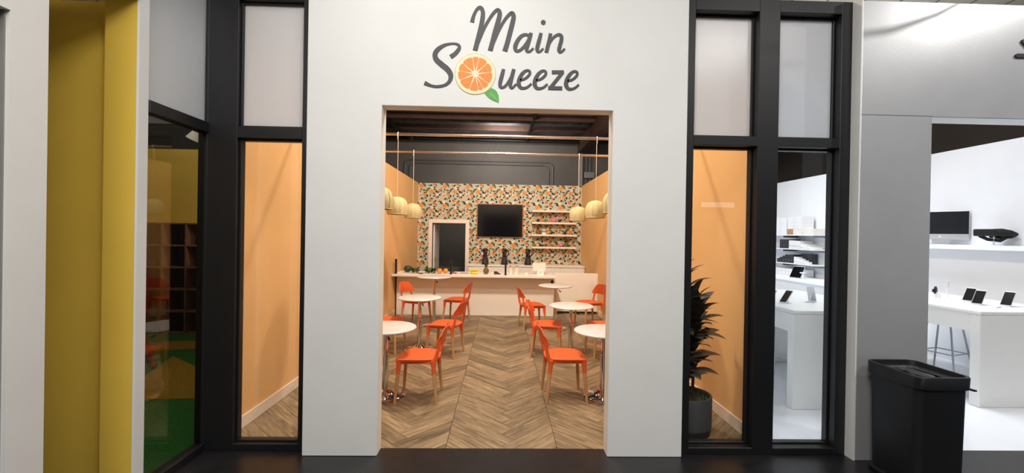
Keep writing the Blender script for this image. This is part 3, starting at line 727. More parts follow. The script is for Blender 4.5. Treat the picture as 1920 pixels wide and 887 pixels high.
B(-0.82, XR-0.01, 10.39, 10.995, 0.875, 0.91).build('worktop', CAFE_WHITE, bc, smooth=0, bevel=0.004, seg=1)
B(-0.80, XR-0.01, 10.45, 10.99, 0.0, 0.10).build('plinth', M('dark_toe_kick', '3a312b', 0.6), bc, smooth=0)
for k in range(5): B(-0.78+k*0.565, -0.235+k*0.565, 10.40, 10.42, 0.12, 0.86).build('door', CAFE_WHITE, bc, smooth=0, bevel=0.003, seg=1)

# television
tv = thing('television', 'wall mounted television with thin wooden frame and black screen', 'television', (-0.037, YB, 2.013))
B(-0.591, 0.591, -0.045, -0.004, -0.430, 0.430).build('frame', M('wood_tv_frame', 'a9734e', 0.5, var=0.1), tv, smooth=0, bevel=0.004, seg=1)
B(-0.575, 0.575, -0.049, -0.044, -0.414, 0.414).build('screen', BLACK_SCREEN, tv, smooth=0)
# wall shelves
SHELF = M('shelf_white', 'efe3d6', 0.45, var=0.01)
SX0, SX1 = 0.772, 1.895
for z, lab in ((2.245, 'empty topmost white wall shelf'), (1.945, 'second white wall shelf with a row of mixed fruit'), (1.635, 'third white wall shelf with pineapple and blue pot'), (1.322, 'lowest white wall shelf with limes and pineapple')):
    tag(B(SX0, SX1, YB-0.24, YB-0.002, z, z+0.047).build('wall_shelf', SHELF, smooth=0, bevel=0.003, seg=1), lab, 'shelf')

# ------------------------------------------------------------------ fruit and small things
def fruit(name, label, cat, x, y, z, r, col, sz=(1,1,1), stem=None, group='fruit on the wall shelves', fn=None, stemcol='3b4a20'):
    t = thing(name, label, cat, (x, y, z), random.uniform(0, 6), group)
    h = r*sz[2]
    MB().ell((0,0,h), (r*sz[0], r*sz[1], h), 14, 9, fn or (lambda t_, a: 1-0.06*math.exp(-(t_/0.5)**2)-0.08*math.exp(-((PI-t_)/0.5)**2))).build('flesh', M('fruit_'+col, col, 0.4, var=0.12, scale=30, bump=0.1, bscale=200), t, smooth=80)
    if stem == 'stalk': MB().tube([(0,0,2*h*0.93), (r*0.1,0,2*h+r*0.25)], r*0.07, 6).build('stalk', M('stalk_'+stemcol, stemcol, 0.7), t)
    if stem == 'leaf':
        MB().add([(0,0,2*h*0.94),(r*0.5,r*0.3,2*h+r*0.3),(r*1.2,0,2*h+r*0.2),(r*0.5,-r*0.3,2*h+r*0.3)], [(0,1,2),(0,2,3)]).build('leaf', M('fruit_leaf', '35501f', 0.6), t)
    return t
def pear_fn(t, a): return 1.0-0.38*max(0, (t-PI*0.45)/(PI*0.55))**0.8
def pineapple(label, x, y, z, h, r, col, group=None):
    t = thing('pineapple', label, 'pineapple', (x, y, z), 0.3, group)
    bh = h*0.58
    MB().ell((0,0,bh/2), (r, r, bh/2), 20, 14, lambda t_, a: 1+0.05*math.sin(8*a+6*t_)*math.sin(8*a-6*t_)).build('body', M('pineapple_'+col, col, 0.6, var=0.3, scale=35, bump=0.5, bscale=60), t, smooth=30)
    for ring, (n, ln, tilt) in enumerate(((8, 0.38, 0.75), (8, 0.44, 0.45), (6, 0.48, 0.2))):
        for k in range(n):
            a = 2*PI*k/n+ring*0.4; l = h*ln; wv = r*0.18
            dx, dy = math.cos(a), math.sin(a)
            p = [(dx*r*0.15, dy*r*0.15, bh*0.96), (dx*l*tilt*0.5, dy*l*tilt*0.5, bh*0.96+l*0.55), (dx*l*tilt*0.95, dy*l*tilt*0.95, bh*0.96+l*0.9)]
            q = Vector((-dy, dx, 0))*wv
            MB().add([tuple(Vector(p[0])-q), tuple(Vector(p[0])+q), tuple(Vector(p[1])+q*0.8), p[2], tuple(Vector(p[1])-q*0.8)], [(0,1,2,4),(4,2,3)]).build('crown_leaf', M('pineapple_leaf', '3c4a22', 0.6, var=0.2), t)
    return t
def dragon_fruit(label, x, y, z, r):
    t = thing('dragon_fruit', label, 'fruit', (x, y, z), 0.2, 'fruit on the wall shelves')
    MB().ell((0,0,r*0.8), (r, r*0.8, r*0.85), 16, 10, lambda t_, a: 1+0.03*math.sin(7*a)).build('flesh', M('dragon_pink', 'd9778a', 0.5, var=0.2, scale=30), t)
    for k in range(16):
        a = k*2.4; zz = r*(0.25+1.2*(k/16)); rr = r*math.sqrt(max(0.05, 1-((zz-r*0.8)/(r*0.85))**2))
        dx, dy = math.cos(a), math.sin(a)*0.8
        MB().add([(dx*rr-dy*0.012, dy*rr+dx*0.012, zz), (dx*rr+dy*0.012, dy*rr-dx*0.012, zz), (dx*rr*1.18, dy*rr*1.18, zz+r*0.4)], [(0,1,2)]).build('scale', M('dragon_scale', 'f0cdc8', 0.5), t)
SY = YB-0.13
def sx(px): return (px-939.8)*(SY)/800-0.01
Z2, Z3, Z4 = 1.992, 1.682, 1.369
fruit('lemon', 'yellow lemon at the left end of the second wall shelf', 'fruit', sx(1001.5), SY, Z2, 0.038, 'd9b53a', (1.25,1,1))
fruit('plum', 'dark purple plum beside the lemon on the second wall shelf', 'fruit', sx(1009), SY, Z2, 0.041, '3a2430', stem='stalk')
fruit('orange', 'larger orange right of a dark plum on the second wall shelf', 'fruit', sx(1016), SY, Z2, 0.046, 'd98a30', stem='leaf')
fruit('green_pepper', 'small green pepper between two oranges on the second wall shelf', 'fruit', sx(1022.5), SY, Z2, 0.036, '5d7a30', stem='stalk', fn=lambda t, a: 1+0.07*math.cos(4*a))
fruit('orange', 'smaller orange left of the pink dragon fruit on the second wall shelf', 'fruit', sx(1029), SY, Z2, 0.042, 'd98a30')
dragon_fruit('pink scaly dragon fruit in the middle of the second wall shelf', sx(1039), SY, Z2, 0.07)
fruit('plum', 'dark red plum right of the pink dragon fruit on the second wall shelf', 'fruit', sx(1049.5), SY, Z2, 0.042, '4a1c26')
fruit('lemon', 'flat yellow lemon toward the right of the second wall shelf', 'fruit', sx(1056), SY, Z2, 0.03, 'c9a23a', (1.5,1,0.8))
fruit('orange', 'orange at the right end of the second wall shelf', 'fruit', sx(1066), SY, Z2, 0.038, 'd27a30')
fruit('apple', 'dark red apple at the right end of the second wall shelf', 'fruit', sx(1072), SY, Z2, 0.043, '5a1a20', stem='stalk')
pineapple('brown pineapple at the left of the third wall shelf', sx(1009.5), SY, Z3, 0.22, 0.055, '8a5a2c')
po = thing('ceramic_pot', 'white and blue ceramic pot with cream lid on the third wall shelf', 'pot', (sx(1021), SY, Z3))
MB().lathe([(0.0,0),(0.06,0),(0.065,0.03),(0.055,0.05),(0.0,0.05)], 20).build('foot', M('pot_white', 'e8e2d4', 0.4), po)
MB().lathe([(0.0,0.05),(0.052,0.05),(0.05,0.09),(0.0,0.09)], 20).build('blue_band', M('pot_blue', '7f9db0', 0.4), po)
MB().lathe([(0.052,0.09),(0.056,0.095),(0.05,0.12),(0.02,0.14),(0.0,0.145)], 20).build('lid', M('pot_cream', 'e3cf9c', 0.4), po)
fruit('orange', 'orange beside the blue and white pot on the third wall shelf', 'fruit', sx(1029), SY, Z3, 0.042, 'dd9035', stem='leaf')
fruit('avocado', 'small dark green avocado beside an orange on the third wall shelf', 'fruit', sx(1034.5), SY-0.02, Z3, 0.028, '2c3a1e', (1.4,1,0.9))
fruit('plum', 'near black plum at the right of the third wall shelf', 'fruit', sx(1060.5), SY+0.02, Z3, 0.040, '2a1a22')
fruit('orange', 'bright orange at the right of the third wall shelf', 'fruit', sx(1067.2), SY-0.02, Z3, 0.045, 'e0862a', stem='leaf')
fruit('lime', 'green lime at the left end of the lowest wall shelf', 'fruit', sx(1002), SY+0.02, Z4, 0.046, '6f8a35', (1.1,1,1))
fruit('lemon', 'yellow lemon beside the lime on the lowest wall shelf', 'fruit', sx(1009), SY-0.05, Z4, 0.036, 'e0cc55', (1.2,1,1))
fruit('plum', 'small dark plum beside the lemon on the lowest wall shelf', 'fruit', sx(1014.5), SY, Z4, 0.034, '33242a')
fruit('fig', 'dark fig left of the apple on the lowest wall shelf', 'fruit', sx(1018.8), SY+0.04, Z4, 0.032, '2b2024', fn=pear_fn)
fruit('apple', 'red apple on the lowest wall shelf', 'fruit', sx(1024.6), SY-0.02, Z4, 0.038, '8a3a2a', stem='stalk')
fruit('orange', 'small orange in the middle of the lowest wall shelf', 'fruit', sx(1030.5), SY, Z4, 0.034, 'd28a40')
fruit('lime', 'tiny lime in the middle of the lowest wall shelf', 'fruit', sx(1036.5), SY-0.03, Z4, 0.026, '5a6a2a')
fruit('pear', 'golden pear left of the dragon fruit on the lowest wall shelf', 'fruit', sx(1041.5), SY, Z4, 0.042, 'c98a32', (1,1,1.3), 'stalk', fn=pear_fn)
dragon_fruit('pink scaly dragon fruit on the lowest wall shelf beside the pineapple', sx(1053), SY, Z4, 0.066)
pineapple('green pineapple at the right of the lowest wall shelf', sx(1063.5), SY, Z4, 0.225, 0.055, '6a6228')

# counter things
CZ = 0.845; CY = 8.72
def cx(px, Y=CY): return (px-939.8)*Y/800
for lab, px in (('black post at the left end of the counter', 744.8), ('black post near the middle of the counter before the doorway', 847.0), ('black post on the counter in front of the blenders', 949.0)):
    t = thing('counter_post', lab, 'post', (cx(px, 8.55), 8.55, CZ), 0, 'black posts on the counter')
    B(-0.019, 0.019, -0.019, 0.019, 0.004, 0.292).build('shaft', BLACK_PL, t, smooth=0, bevel=0.003, seg=1)
    B(-0.026, 0.026, -0.026, 0.026, 0.0, 0.005).build('foot_plate', BLACK_PL, t, smooth=0)
fruit('watermelon', 'dark green watermelon at the left end of the counter', 'fruit', cx(763.5), CY+0.14, CZ, 0.078, '2c3a1c', (1.0,0.95,0.95), group='produce on the counter')
def greens(name, label, x, y, n, rad, hh, col):
    t = thing(name, label, 'greens', (x, y, CZ), 0, 'produce on the counter')
    rn = random.Random(n)
    GM = M('greens_'+col, col, 0.6, var=0.5, scale=20)
    for k in range(n):
        a = rn.uniform(0, 2*PI); r0 = rn.uniform(0, 0.5)*rad; l = rn.uniform(0.5, 1.0)*rad; z0 = rn.uniform(0.003, hh*0.6)
        dx, dy = math.cos(a), math.sin(a); w = l*0.32; z1 = z0+rn.uniform(0.2, 1.0)*hh*0.7; z2 = max(0.004, z1-rn.uniform(0.1, 0.5)*hh)
        b = Vector((dx*r0, dy*r0*0.7, z0)); m = b+Vector((dx*l*0.5, dy*l*0.35, z1-z0)); e = b+Vector((dx*l, dy*l*0.7, z2-z0)); q = Vector((-dy, dx, rn.uniform(-.3,.3)))*w
        MB().add([tuple(b), tuple(m+q), tuple(m+Vector((0,0,0.012))), tuple(m-q), tuple(e)], [(0,1,2),(0,2,3),(1,4,2),(2,4,3)]).build('leaf', GM, t)
greens('kale_bunch', 'bunch of dark leafy greens beside the watermelon on the counter', cx(781.5), CY-0.04, 30, 0.115, 0.10, '3a4020')
greens('basil_sprigs', 'few dark green leaves lying flat between two bunches of greens', cx(793), CY-0.19, 9, 0.07, 0.035, '1f2a14')
greens('spinach_bunch', 'larger heap of green leaves left of the oranges on the counter', cx(808), CY+0.02, 40, 0.13, 0.115, '3f5428')
fruit('orange', 'left of the two oranges on the counter', 'fruit', cx(826.5), CY-0.04, CZ, 0.055, 'ea8f2a', group='produce on the counter')
fruit('orange', 'right of the two oranges on the counter', 'fruit', cx(836.5), CY+0.05, CZ, 0.052, 'ee9730', group='produce on the counter')
fruit('strawberry', 'small red strawberry on the counter beside the middle black post', 'fruit', cx(851.5), CY, CZ, 0.026, '9a3a28', (1.2,1,0.9), group='produce on the counter', stem='stalk')
fruit('strawberry', 'dark red strawberry farther from the middle black post', 'fruit', cx(856.5), CY-0.05, CZ, 0.016, '5a2a20', (1.2,1,0.9), group='produce on the counter', stem='stalk')
tb = thing('flat_tray', 'flat cream tray with dark rim on the counter left of bananas', 'tray', (cx(872.5), CY-0.05, CZ))
B(-0.075, 0.075, -0.06, 0.06, 0, 0.012).build('tray_base', M('tray_cream', 'cbb79a', 0.5), tb, smooth=0); B(-0.08, 0.08, 0.05, 0.06, 0.0, 0.02).build('rim', M('tray_dark', '6a5440', 0.5), tb, smooth=0)
bn = thing('banana_bunch', 'bunch of yellow bananas on the counter', 'bananas', (cx(890), CY-0.03, CZ), 0.1, 'produce on the counter')
for k, (dy, dz, rz) in enumerate(((0, 0.022, 0.0), (-0.035, 0.02, 0.25), (0.03, 0.045, -0.2), (0.0, 0.055, 0.15))):
    pts = [(-0.09+0.18*t/8, dy+0.02*math.sin(PI*t/8), dz+0.028*math.sin(PI*t/8)*(-1 if k < 2 else 0.4)+0.01) for t in range(9)]
    o = MB().tube(pts, [0.006,0.013,0.018,0.020,0.020,0.020,0.018,0.012,0.005], 8).build('banana', M('banana_yellow', 'e6c72a', 0.45, var=0.1, scale=20), bn, smooth=70); o.rotation_euler[2] = rz; o.location.z = 0.018 if k < 2 else 0.004
pineapple('pineapple standing on the counter in front of a blender', cx(912.5), CY, CZ, 0.24, 0.058, '6e5a24', 'produce on the counter')
ca = thing('chocolate_wedge', 'dark brown wedge shaped board on the counter beside the pineapple', 'board', (cx(933), CY, CZ))
MB().prism([(-0.06,0),(0.08,0.0),(0.035,0.03),(0.0,0.055),(-0.06,0.058)], -0.05, 0.05, 'y').build('wedge', M('dark_brown', '3a221c', 0.5, var=0.2), ca, smooth=0)
for lab, px, fl in (('white paper cup with pink flower straw, left of the two cups', 958.5, 'd98a8a'), ('white paper cup with green straw, right of the two cups', 969.5, 'a9b06a')):
    t = thing('paper_cup', lab, 'cup', (cx(px), CY-0.02, CZ), 0, 'paper cups on the counter')
    MB().lathe([(0.0,0.0),(0.032,0.0),(0.045,0.145),(0.047,0.148),(0.047,0.152),(0.043,0.152),(0.041,0.146),(0.031,0.01),(0.0,0.01)], 20).build('cup', M('paper_white', 'f0e6dc', 0.6), t)
    MB().tube([(0.01,0,0.02), (-0.012,0.01,0.20)], 0.004, 6).build('straw', M('straw_'+fl, fl, 0.5), t)
    for k in range(5): MB().ell((-0.02+0.012*k, 0.01*math.sin(k*2), 0.165+0.012*math.sin(k*1.7)), (0.012, 0.012, 0.01), 8, 5).build('topping', M('top_'+fl, fl, 0.6), t)
nb = thing('napkin_block', 'small white square block on the counter between cups and tablet', 'napkins', (cx(988), CY-0.05, CZ))
B(-0.03, 0.03, -0.03, 0.03, 0, 0.022).build('block', M('paper_white', 'f0e6dc', 0.6), nb, smooth=0, bevel=0.003); B(-0.026, 0.026, -0.026, 0.026, 0.022, 0.045).build('folded_napkin', M('paper_white', 'f0e6dc', 0.6), nb, smooth=0, bevel=0.003)
pt = thing('register_tablet', 'white register tablet stand seen from behind on the counter', 'tablet', (cx(1013.5), CY+0.15, CZ))
MB().prism([(-0.13,0.07),(0.13,0.07),(0.135,0.075),(0.135,0.235),(0.13,0.24),(-0.13,0.24),(-0.135,0.235),(-0.135,0.075)], -0.008, 0.008, 'y').build('tablet_back', M('pos_white', 'efe4d9', 0.4), pt, smooth=0)
MB().prism([(-0.05,0),(0.05,0),(0.04,0.09),(-0.04,0.09)], 0.008, 0.05, 'y').build('stand', M('pos_white', 'efe4d9', 0.4), pt, smooth=0)
cr_ = thing('card_reader', 'white square card reader with small rounded square logo on the counter', 'card reader', (cx(1014), CY-0.12, CZ))
B(-0.06, 0.06, -0.02, 0.06, 0, 0.125).build('body', M('reader_white', 'f6f0ea', 0.35), cr_, smooth=0, bevel=0.008, seg=3)
lgm = M('reader_mark', '4a4442', 0.5)
for bb in ((-0.017,0.017,0.074,0.079),(-0.017,0.017,0.045,0.050),(-0.017,-0.012,0.045,0.079),(0.012,0.017,0.045,0.079)): B(bb[0], bb[1], -0.0215, -0.0195, bb[2], bb[3]).build('logo_mark', lgm, cr_, smooth=0)
def blender(label, px):
    t = thing('blender', label, 'blender', ((px-939.8)*10.66/800, 10.66, 0.91), 0, 'black blenders on the back counter')
    MB().prism([(-0.085,0),(0.085,0),(0.083,0.05),(0.066,0.16),(0.06,0.18),(-0.06,0.18),(-0.066,0.16),(-0.083,0.05)], -0.09, 0.09, 'y').build('motor_base', BLACK_PL, t, smooth=0, bevel=0.008)
    MB().lathe([(0.024,-0.006),(0.024,0.006),(0.0,0.006)], 16).xf(Matrix.Translation((0.0,-0.095,0.07)) @ Matrix.Rotation(PI/2, 4, 'X')).build('dial', M('grey_dial', '55565a', 0.4), t)
    B(-0.04, 0.04, -0.093, -0.089, 0.105, 0.145).build('badge', M('grey_badge', '3a3b3f', 0.4), t, smooth=0)
    JG = glass_mat('jug_plastic', (0.62, 0.58, 0.56), 1.0) if 'jug_plastic' not in MATS else MATS['jug_plastic']
    MB().lathe([(0.048,0.185),(0.066,0.37),(0.062,0.37),(0.044,0.19)], 8, closed=True).build('jug', JG, t, smooth=0)
    MB().lathe([(0.0,0.18),(0.052,0.18),(0.052,0.20),(0.0,0.20)], 12).build('jug_collar', BLACK_PL, t)
    MB().lathe([(0.0,0.405),(0.03,0.405),(0.034,0.39),(0.068,0.388),(0.07,0.365),(0.0,0.365)], 12).build('lid', BLACK_PL, t)
    MB().tube([(0.058,-0.02,0.36),(0.095,-0.03,0.355),(0.098,-0.03,0.30),(0.09,-0.03,0.24),(0.05,-0.02,0.21)], 0.011, 8).build('handle', BLACK_PL, t)
    B(-0.008, 0.004, -0.066, -0.05, 0.19, 0.375).build('tamper_strip', BLACK_PL, t, smooth=0)
blender('black blender behind the pineapple, left of three', 910.5); blender('black blender behind the right counter post, middle of three', 946.5); blender('black blender beside the register tablet, right of three', 990.5)

# ------------------------------------------------------------------ potted plant in the right window
def build_plant():
    t = thing('potted_dracaena', 'dark leaved dracaena in a round grey pot behind the right window', 'plant', (1.615, 3.62, 0))
    POT = M('slate_pot', '4a4a4c', 0.6, var=0.06)
    MB().lathe([(0.0,0.0),(0.17,0.0),(0.185,0.03),(0.185,0.05),(0.198,0.065),(0.200,0.315),(0.196,0.322),(0.182,0.32),(0.18,0.28),(0.0,0.28)], 36).build('pot', POT, t, smooth=40)
    MB().lathe([(0.186,0.0),(0.1865,0.045),(0.17,0.047),(0.17,0.0)], 36, closed=True).build('pot_base', BLACK_PL, t)
    rn = random.Random(11)
    mo = MB()
    for k in range(260):
        a = rn.uniform(0, 2*PI); r = 0.172*math.sqrt(rn.random()); l = 0.02; p = Vector((r*math.cos(a), r*math.sin(a), 0.28)); q = Vector((rn.uniform(-1,1), rn.uniform(-1,1), 0))*l
        mo.add([tuple(p-q*0.4), tuple(p+q*0.4), tuple(p+Vector((q.y, -q.x, rn.uniform(0.02, 0.05))))], [(0,1,2)])
    o = mo.build('moss', M('moss_green', '4a5730', 0.9, var=0.4, scale=50), t, smooth=0); o['kind'] = 'stuff'
    TR = M('cane_brown', '5a4434', 0.8, var=0.3, scale=20)
    stems = [((-0.05, 0.02), (-0.08, 0.0), 1.36), ((0.035, -0.03), (0.03, -0.02), 1.10), ((0.02, 0.05), (0.0, 0.05), 0.92), ((-0.02, -0.05), (-0.06, -0.06), 0.80)]
    # a leaf: strap, arching, pointed, local +x outward
    n = 8; v = []; f = []
    for i in range(n+1):
        s = i/n; w = 0.056*math.sin(PI*min(1, 0.12+0.88*s))**0.75*(1 if s < 0.98 else 0.1)
        x = 0.29*s; z = 0.075*math.sin(s*1.7)-0.05*s*s
        v += [(x, -w, z+w*0.2), (x, 0, z), (x, w, z+w*0.2)]
    for i in range(n):
        for j in (0, 1): f.append((i*3+j, (i+1)*3+j, (i+1)*3+j+1, i*3+j+1))
    LM = M('dracaena_leaf', '45433c', 0.42, var=0.35, scale=10, stretch=(1, 6, 1))
    leaf = MB().add(v, f).mesh('leaf', LM, smooth=60)
    for (b, tp, h) in stems:
        MB().tube([(b[0], b[1], 0.27), ((b[0]+tp[0])/2+0.01, (b[1]+tp[1])/2, h*0.6), (tp[0], tp[1], h)], [0.014, 0.012, 0.009], 8).build('cane', TR, t)
        cnt = 44 if h > 1.2 else 32
        for k in range(cnt):
            s = k/(cnt-1); z = h-(0.52 if h > 1.2 else 0.34)*(1-s); a = k*2.399+rn.uniform(-0.3, 0.3)
            u = (z-0.27)/(h-0.27); px = b[0]+(tp[0]-b[0])*u; py = b[1]+(tp[1]-b[1])*u
            link('leaf', leaf, t, (px, py, z), (rn.uniform(-0.2, 0.2), -(0.12+1.0*s**1.6)+rn.uniform(-0.2, 0.2)+0.05, a), (rn.uniform(0.75, 1.1)*(1.0 if s < 0.9 else 0.75),)*3)
build_plant()

# ------------------------------------------------------------------ litter bin
def build_bin():
    t = thing('litter_bin', 'slim black litter bin with rounded corners before the silver shop front', 'bin', (2.875, 2.868, 0))
    def rr(hx, hy, r, n=6):
        out = []
        for cx_, cy_, a0 in ((hx-r, hy-r, 0), (-hx+r, hy-r, PI/2), (-hx+r, -hy+r, PI), (hx-r, -hy+r, 3*PI/2)):
            for k in range(n+1):
                a = a0+PI/2*k/n; out.append((cx_+r*math.cos(a), cy_+r*math.sin(a)))
        return out
    def shell(layers, name, mat, cap=(True, True)):
        n = len(rr(*layers[0][0])); v = []; f = []
        for (prm, z) in layers: v += [(x, y, z) for x, y in rr(*prm)]
        for i in range(len(layers)-1):
            for j in range(n): f.append((i*n+j, i*n+(j+1) % n, (i+1)*n+(j+1) % n, (i+1)*n+j))
        if cap[0]: f.append(tuple(reversed(range(n))))
        if cap[1]: f.append(tuple((len(layers)-1)*n+j for j in range(n)))
        MB().add(v, f).build(name, mat, t, smooth=45)
    BB = M('bin_black', '131416', 0.5, var=0.12, scale=5)
    shell([((0.165, 0.195, 0.06), 0.0), ((0.178, 0.205, 0.065), 0.008), ((0.178, 0.205, 0.065), 0.028), ((0.166, 0.196, 0.06), 0.035)], 'base_rim', BB)
    shell([((0.160, 0.190, 0.06), 0.03), ((0.170, 0.200, 0.06), 0.74)], 'body', BB)
    shell([((0.168, 0.198, 0.06), 0.70), ((0.184, 0.212, 0.065), 0.70), ((0.187, 0.214, 0.065), 0.775), ((0.183, 0.210, 0.063), 0.78), ((0.168, 0.196, 0.055), 0.78), ((0.162, 0.190, 0.05), 0.748)], 'lid_rim', BB, (True, False))
    shell([((0.163, 0.191, 0.05), 0.740), ((0.163, 0.191, 0.05), 0.750), ((0.12, 0.15, 0.05), 0.752), ((0.105, 0.135, 0.05), 0.735)], 'lid_tray', M('bin_tray', '1f2023', 0.4), (True, True))
    shell([((0.05, 0.11, 0.045), 0.736), ((0.05, 0.11, 0.045), 0.752), ((0.035, 0.095, 0.034), 0.756)], 'lid_handle', M('bin_handle', '2c2d31', 0.35))
    B(0.184, 0.205, -0.20, -0.15, 0.690, 0.700).build('latch', BB, t, smooth=0)
    # small clutter in the tray
    MB().tube([(-0.09, -0.10, 0.745), (-0.06, 0.0, 0.758), (-0.085, 0.09, 0.748)], 0.008, 6).build('bag_edge', M('bag_black', '26272b', 0.3), t)
build_bin()

# ------------------------------------------------------------------ device shop furniture
def display_table(label, x0, x1, y0, y1, z):
    t = thing('display_table', label, 'table', (0,0,0), 0, 'white waterfall display tables')
    TM = M('table_white', 'e9eae8', 0.35, var=0.01)
    r = 0.02
    B(x0, x1, y0, y1, z-0.04, z).build('table_top', TM, t, smooth=0, bevel=r*0.6, seg=3)
    B(x0+0.004, x1-0.004, y0+0.004, y0+0.10, 0.0, z-0.04).build('end_panel', TM, t, smooth=0, bevel=0.012, seg=3)
    B(x0+0.004, x1-0.004, y1-0.10, y1-0.004, 0.0, z-0.04).build('end_panel', TM, t, smooth=0, bevel=0.012, seg=3)
    for xx in (x0+0.01, x1-0.03): B(xx, xx+0.02, y0+0.10, y1-0.10, z-0.22, z-0.04).build('apron', TM, t, smooth=0)
display_table('white display table behind the right clear pane', 2.85, 4.05, 4.06, 5.75, 0.965)
display_table('white display table beside the litter bin at right edge', 4.80, 5.95, 4.14, 6.0, 0.965)
def stool(label, x, y, rz):
    t = thing('counter_stool', label, 'stool', (x, y, 0), rz, 'white wire leg stools')
    SW = M('stool_white', 'e3e6ea', 0.35, var=0.01); ST = M('stool_wire', 'aeb4bb', 0.3, 0.6)
    MB().lathe([(0.0,0.655),(0.15,0.66),(0.19,0.68),(0.20,0.70),(0.196,0.705),(0.17,0.69),(0.0,0.675)], 28).build('seat', SW, t, smooth=60)
    for sx_, sy_ in ((1,1),(1,-1),(-1,1),(-1,-1)): MB().tube([(sx_*0.11, sy_*0.11, 0.655), (sx_*0.20, sy_*0.20, 0.0)], 0.011, 8).build('leg', ST, t)
    q = 0.155+0.0
    MB().tube([(q,q,0.27),(-q,q,0.27),(-q,-q,0.27),(q,-q,0.27)], 0.008, 6, closed=True).build('foot_ring', ST, t)
stool('white wire leg stool tucked under the table behind the right pane', 3.17, 4.85, 0.2)
stool('white wire leg stool tucked under the table beside the bin', 5.62, 5.25, 0.3)
wc = thing('wall_counter', 'long white wall counter below the stocked shelves', 'counter')
B(5.52, XS-0.005, 6.45, 10.9, 0.86, 0.90).build('worktop', SHOP_WHITE, wc, smooth=0, bevel=0.01); B(5.60, XS-0.01, 6.5, 10.9, 0.0, 0.86).build('body', SHOP_WHITE, wc, smooth=0)
tag(B(6.0, XS-0.003, 3.9, 7.2, 1.56, 1.62).build('wall_ledge', SHOP_WHITE, smooth=0, bevel=0.004), 'white wall ledge carrying the desktop computer', 'shelf')
for z, lab in ((1.755, 'upper white wall shelf stacked with white boxes'), (1.467, 'middle white wall shelf with black and white boxes'), (1.168, 'lower white wall shelf with a row of black boxes')):
    t = thing('stock_shelf', lab, 'shelf')
    B(5.98, XS-0.002, 8.02, 10.4, z-0.02, z).build('board', SHOP_WHITE, t, smooth=0)
    for y in (8.03, 8.9): B(5.99, XS-0.004, y, y+0.02, z-0.06, z-0.02).build('bracket', M('grey_bracket', '6d7076', 0.4, 0.4), t, smooth=0)
# boxes on the shelves
def box_stack(label, x, y, z, w, d, h, col, group, lid=True):
    t = thing('product_box', label, 'box', (x, y, z), 0, group)
    B(-w/2, w/2, -d/2, d/2, 0, h*0.66 if lid else h).build('carton', M('box_'+col, col, 0.5, var=0.02), t, smooth=0, bevel=0.003, seg=1)
    if lid: B(-w/2-0.001, w/2+0.001, -d/2-0.001, d/2+0.001, h*0.66, h).build('lid', M('boxlid_'+col, col, 0.45, var=0.02), t, smooth=0, bevel=0.003, seg=1)
    B(-w/2-0.003, -w/2, -0.02, 0.02, h*0.3, h*0.36).build('print_mark', M('grey_print', '77797f', 0.5), t, smooth=0)
ords = ['bottom', 'second', 'third', 'fourth', 'fifth', 'topmost']
GU, GM_, GL = 'boxes on the upper stock shelf', 'boxes on the middle stock shelf', 'boxes on the lower stock shelf'
def bx(label, y0, y1, z, h, col, group, x=6.12, w=0.26, lid=False): box_stack(label, x, (y0+y1)/2, z, w, y1-y0-0.003, h-0.001, col, group, lid)
for k in range(6): bx('%s flat white box of the left stack on the upper stock shelf' % ords[k], 8.82, 9.24, 1.756+k*0.06, 0.06, 'f0f0f2', GU, lid=True)
bx('long cream box lying at the right end of the upper stock shelf', 8.06, 8.62, 1.756, 0.115, 'e6e2da', GU)
bx('kraft brown box beside the long cream box on the upper stock shelf', 8.63, 8.80, 1.756, 0.115, 'b08a62', GU)
for k in range(4): bx('%s flat white box of the stack on the cream and kraft boxes' % ords[k if k < 3 else 5], 8.38, 8.79, 1.872+k*0.062, 0.062, 'ecebee', GU, lid=True)
bx('large black box at the left of the middle stock shelf', 8.745, 9.03, 1.468, 0.19, '1c1c20', GM_)
for k in range(4): bx('upright white box, %s from the black box on the middle stock shelf' % ['first', 'second', 'third', 'fourth'][k], 8.655-k*0.085, 8.74-k*0.085, 1.468, 0.17-0.006*k, 'e4e4e6', GM_)
for k in range(3): bx('%s stepped small white box at the right of the middle stock shelf' % ['tallest', 'middle', 'smallest'][k], 8.31-k*0.09, 8.395-k*0.09, 1.468, 0.105-0.03*k, 'f0efea', GM_)
for k in range(6): bx('%s black box from the left on the lower stock shelf' % ['first', 'second', 'third', 'fourth', 'fifth', 'sixth'][k], 9.03-k*0.085, 9.112-k*0.085, 1.169, 0.08+0.03*min(k, 3), '1e1f24', GL)
bx('tall black box behind the stepped white boxes on the lower stock shelf', 8.30, 8.595, 1.169, 0.20, '17181c', GL, 6.21, 0.14)
for k in range(4): bx('%s stepped white box in front of the tall black box' % ['first and tallest', 'second', 'third', 'fourth and smallest'][k], 8.50-k*0.085, 8.582-k*0.085, 1.169, 0.135-0.03*k, 'f0f0f0', GL, 6.06, 0.14)
for k in range(2):
    for j in range(4): bx('white carton, %s row, %s from the tablet on the wall counter' % (['lower', 'upper'][k], ['first', 'second', 'third', 'fourth'][j]), 8.36+j*0.24, 8.59+j*0.24, 0.901+k*0.072, 0.072, 'e9ebee', 'white cartons on the wall counter', lid=True)

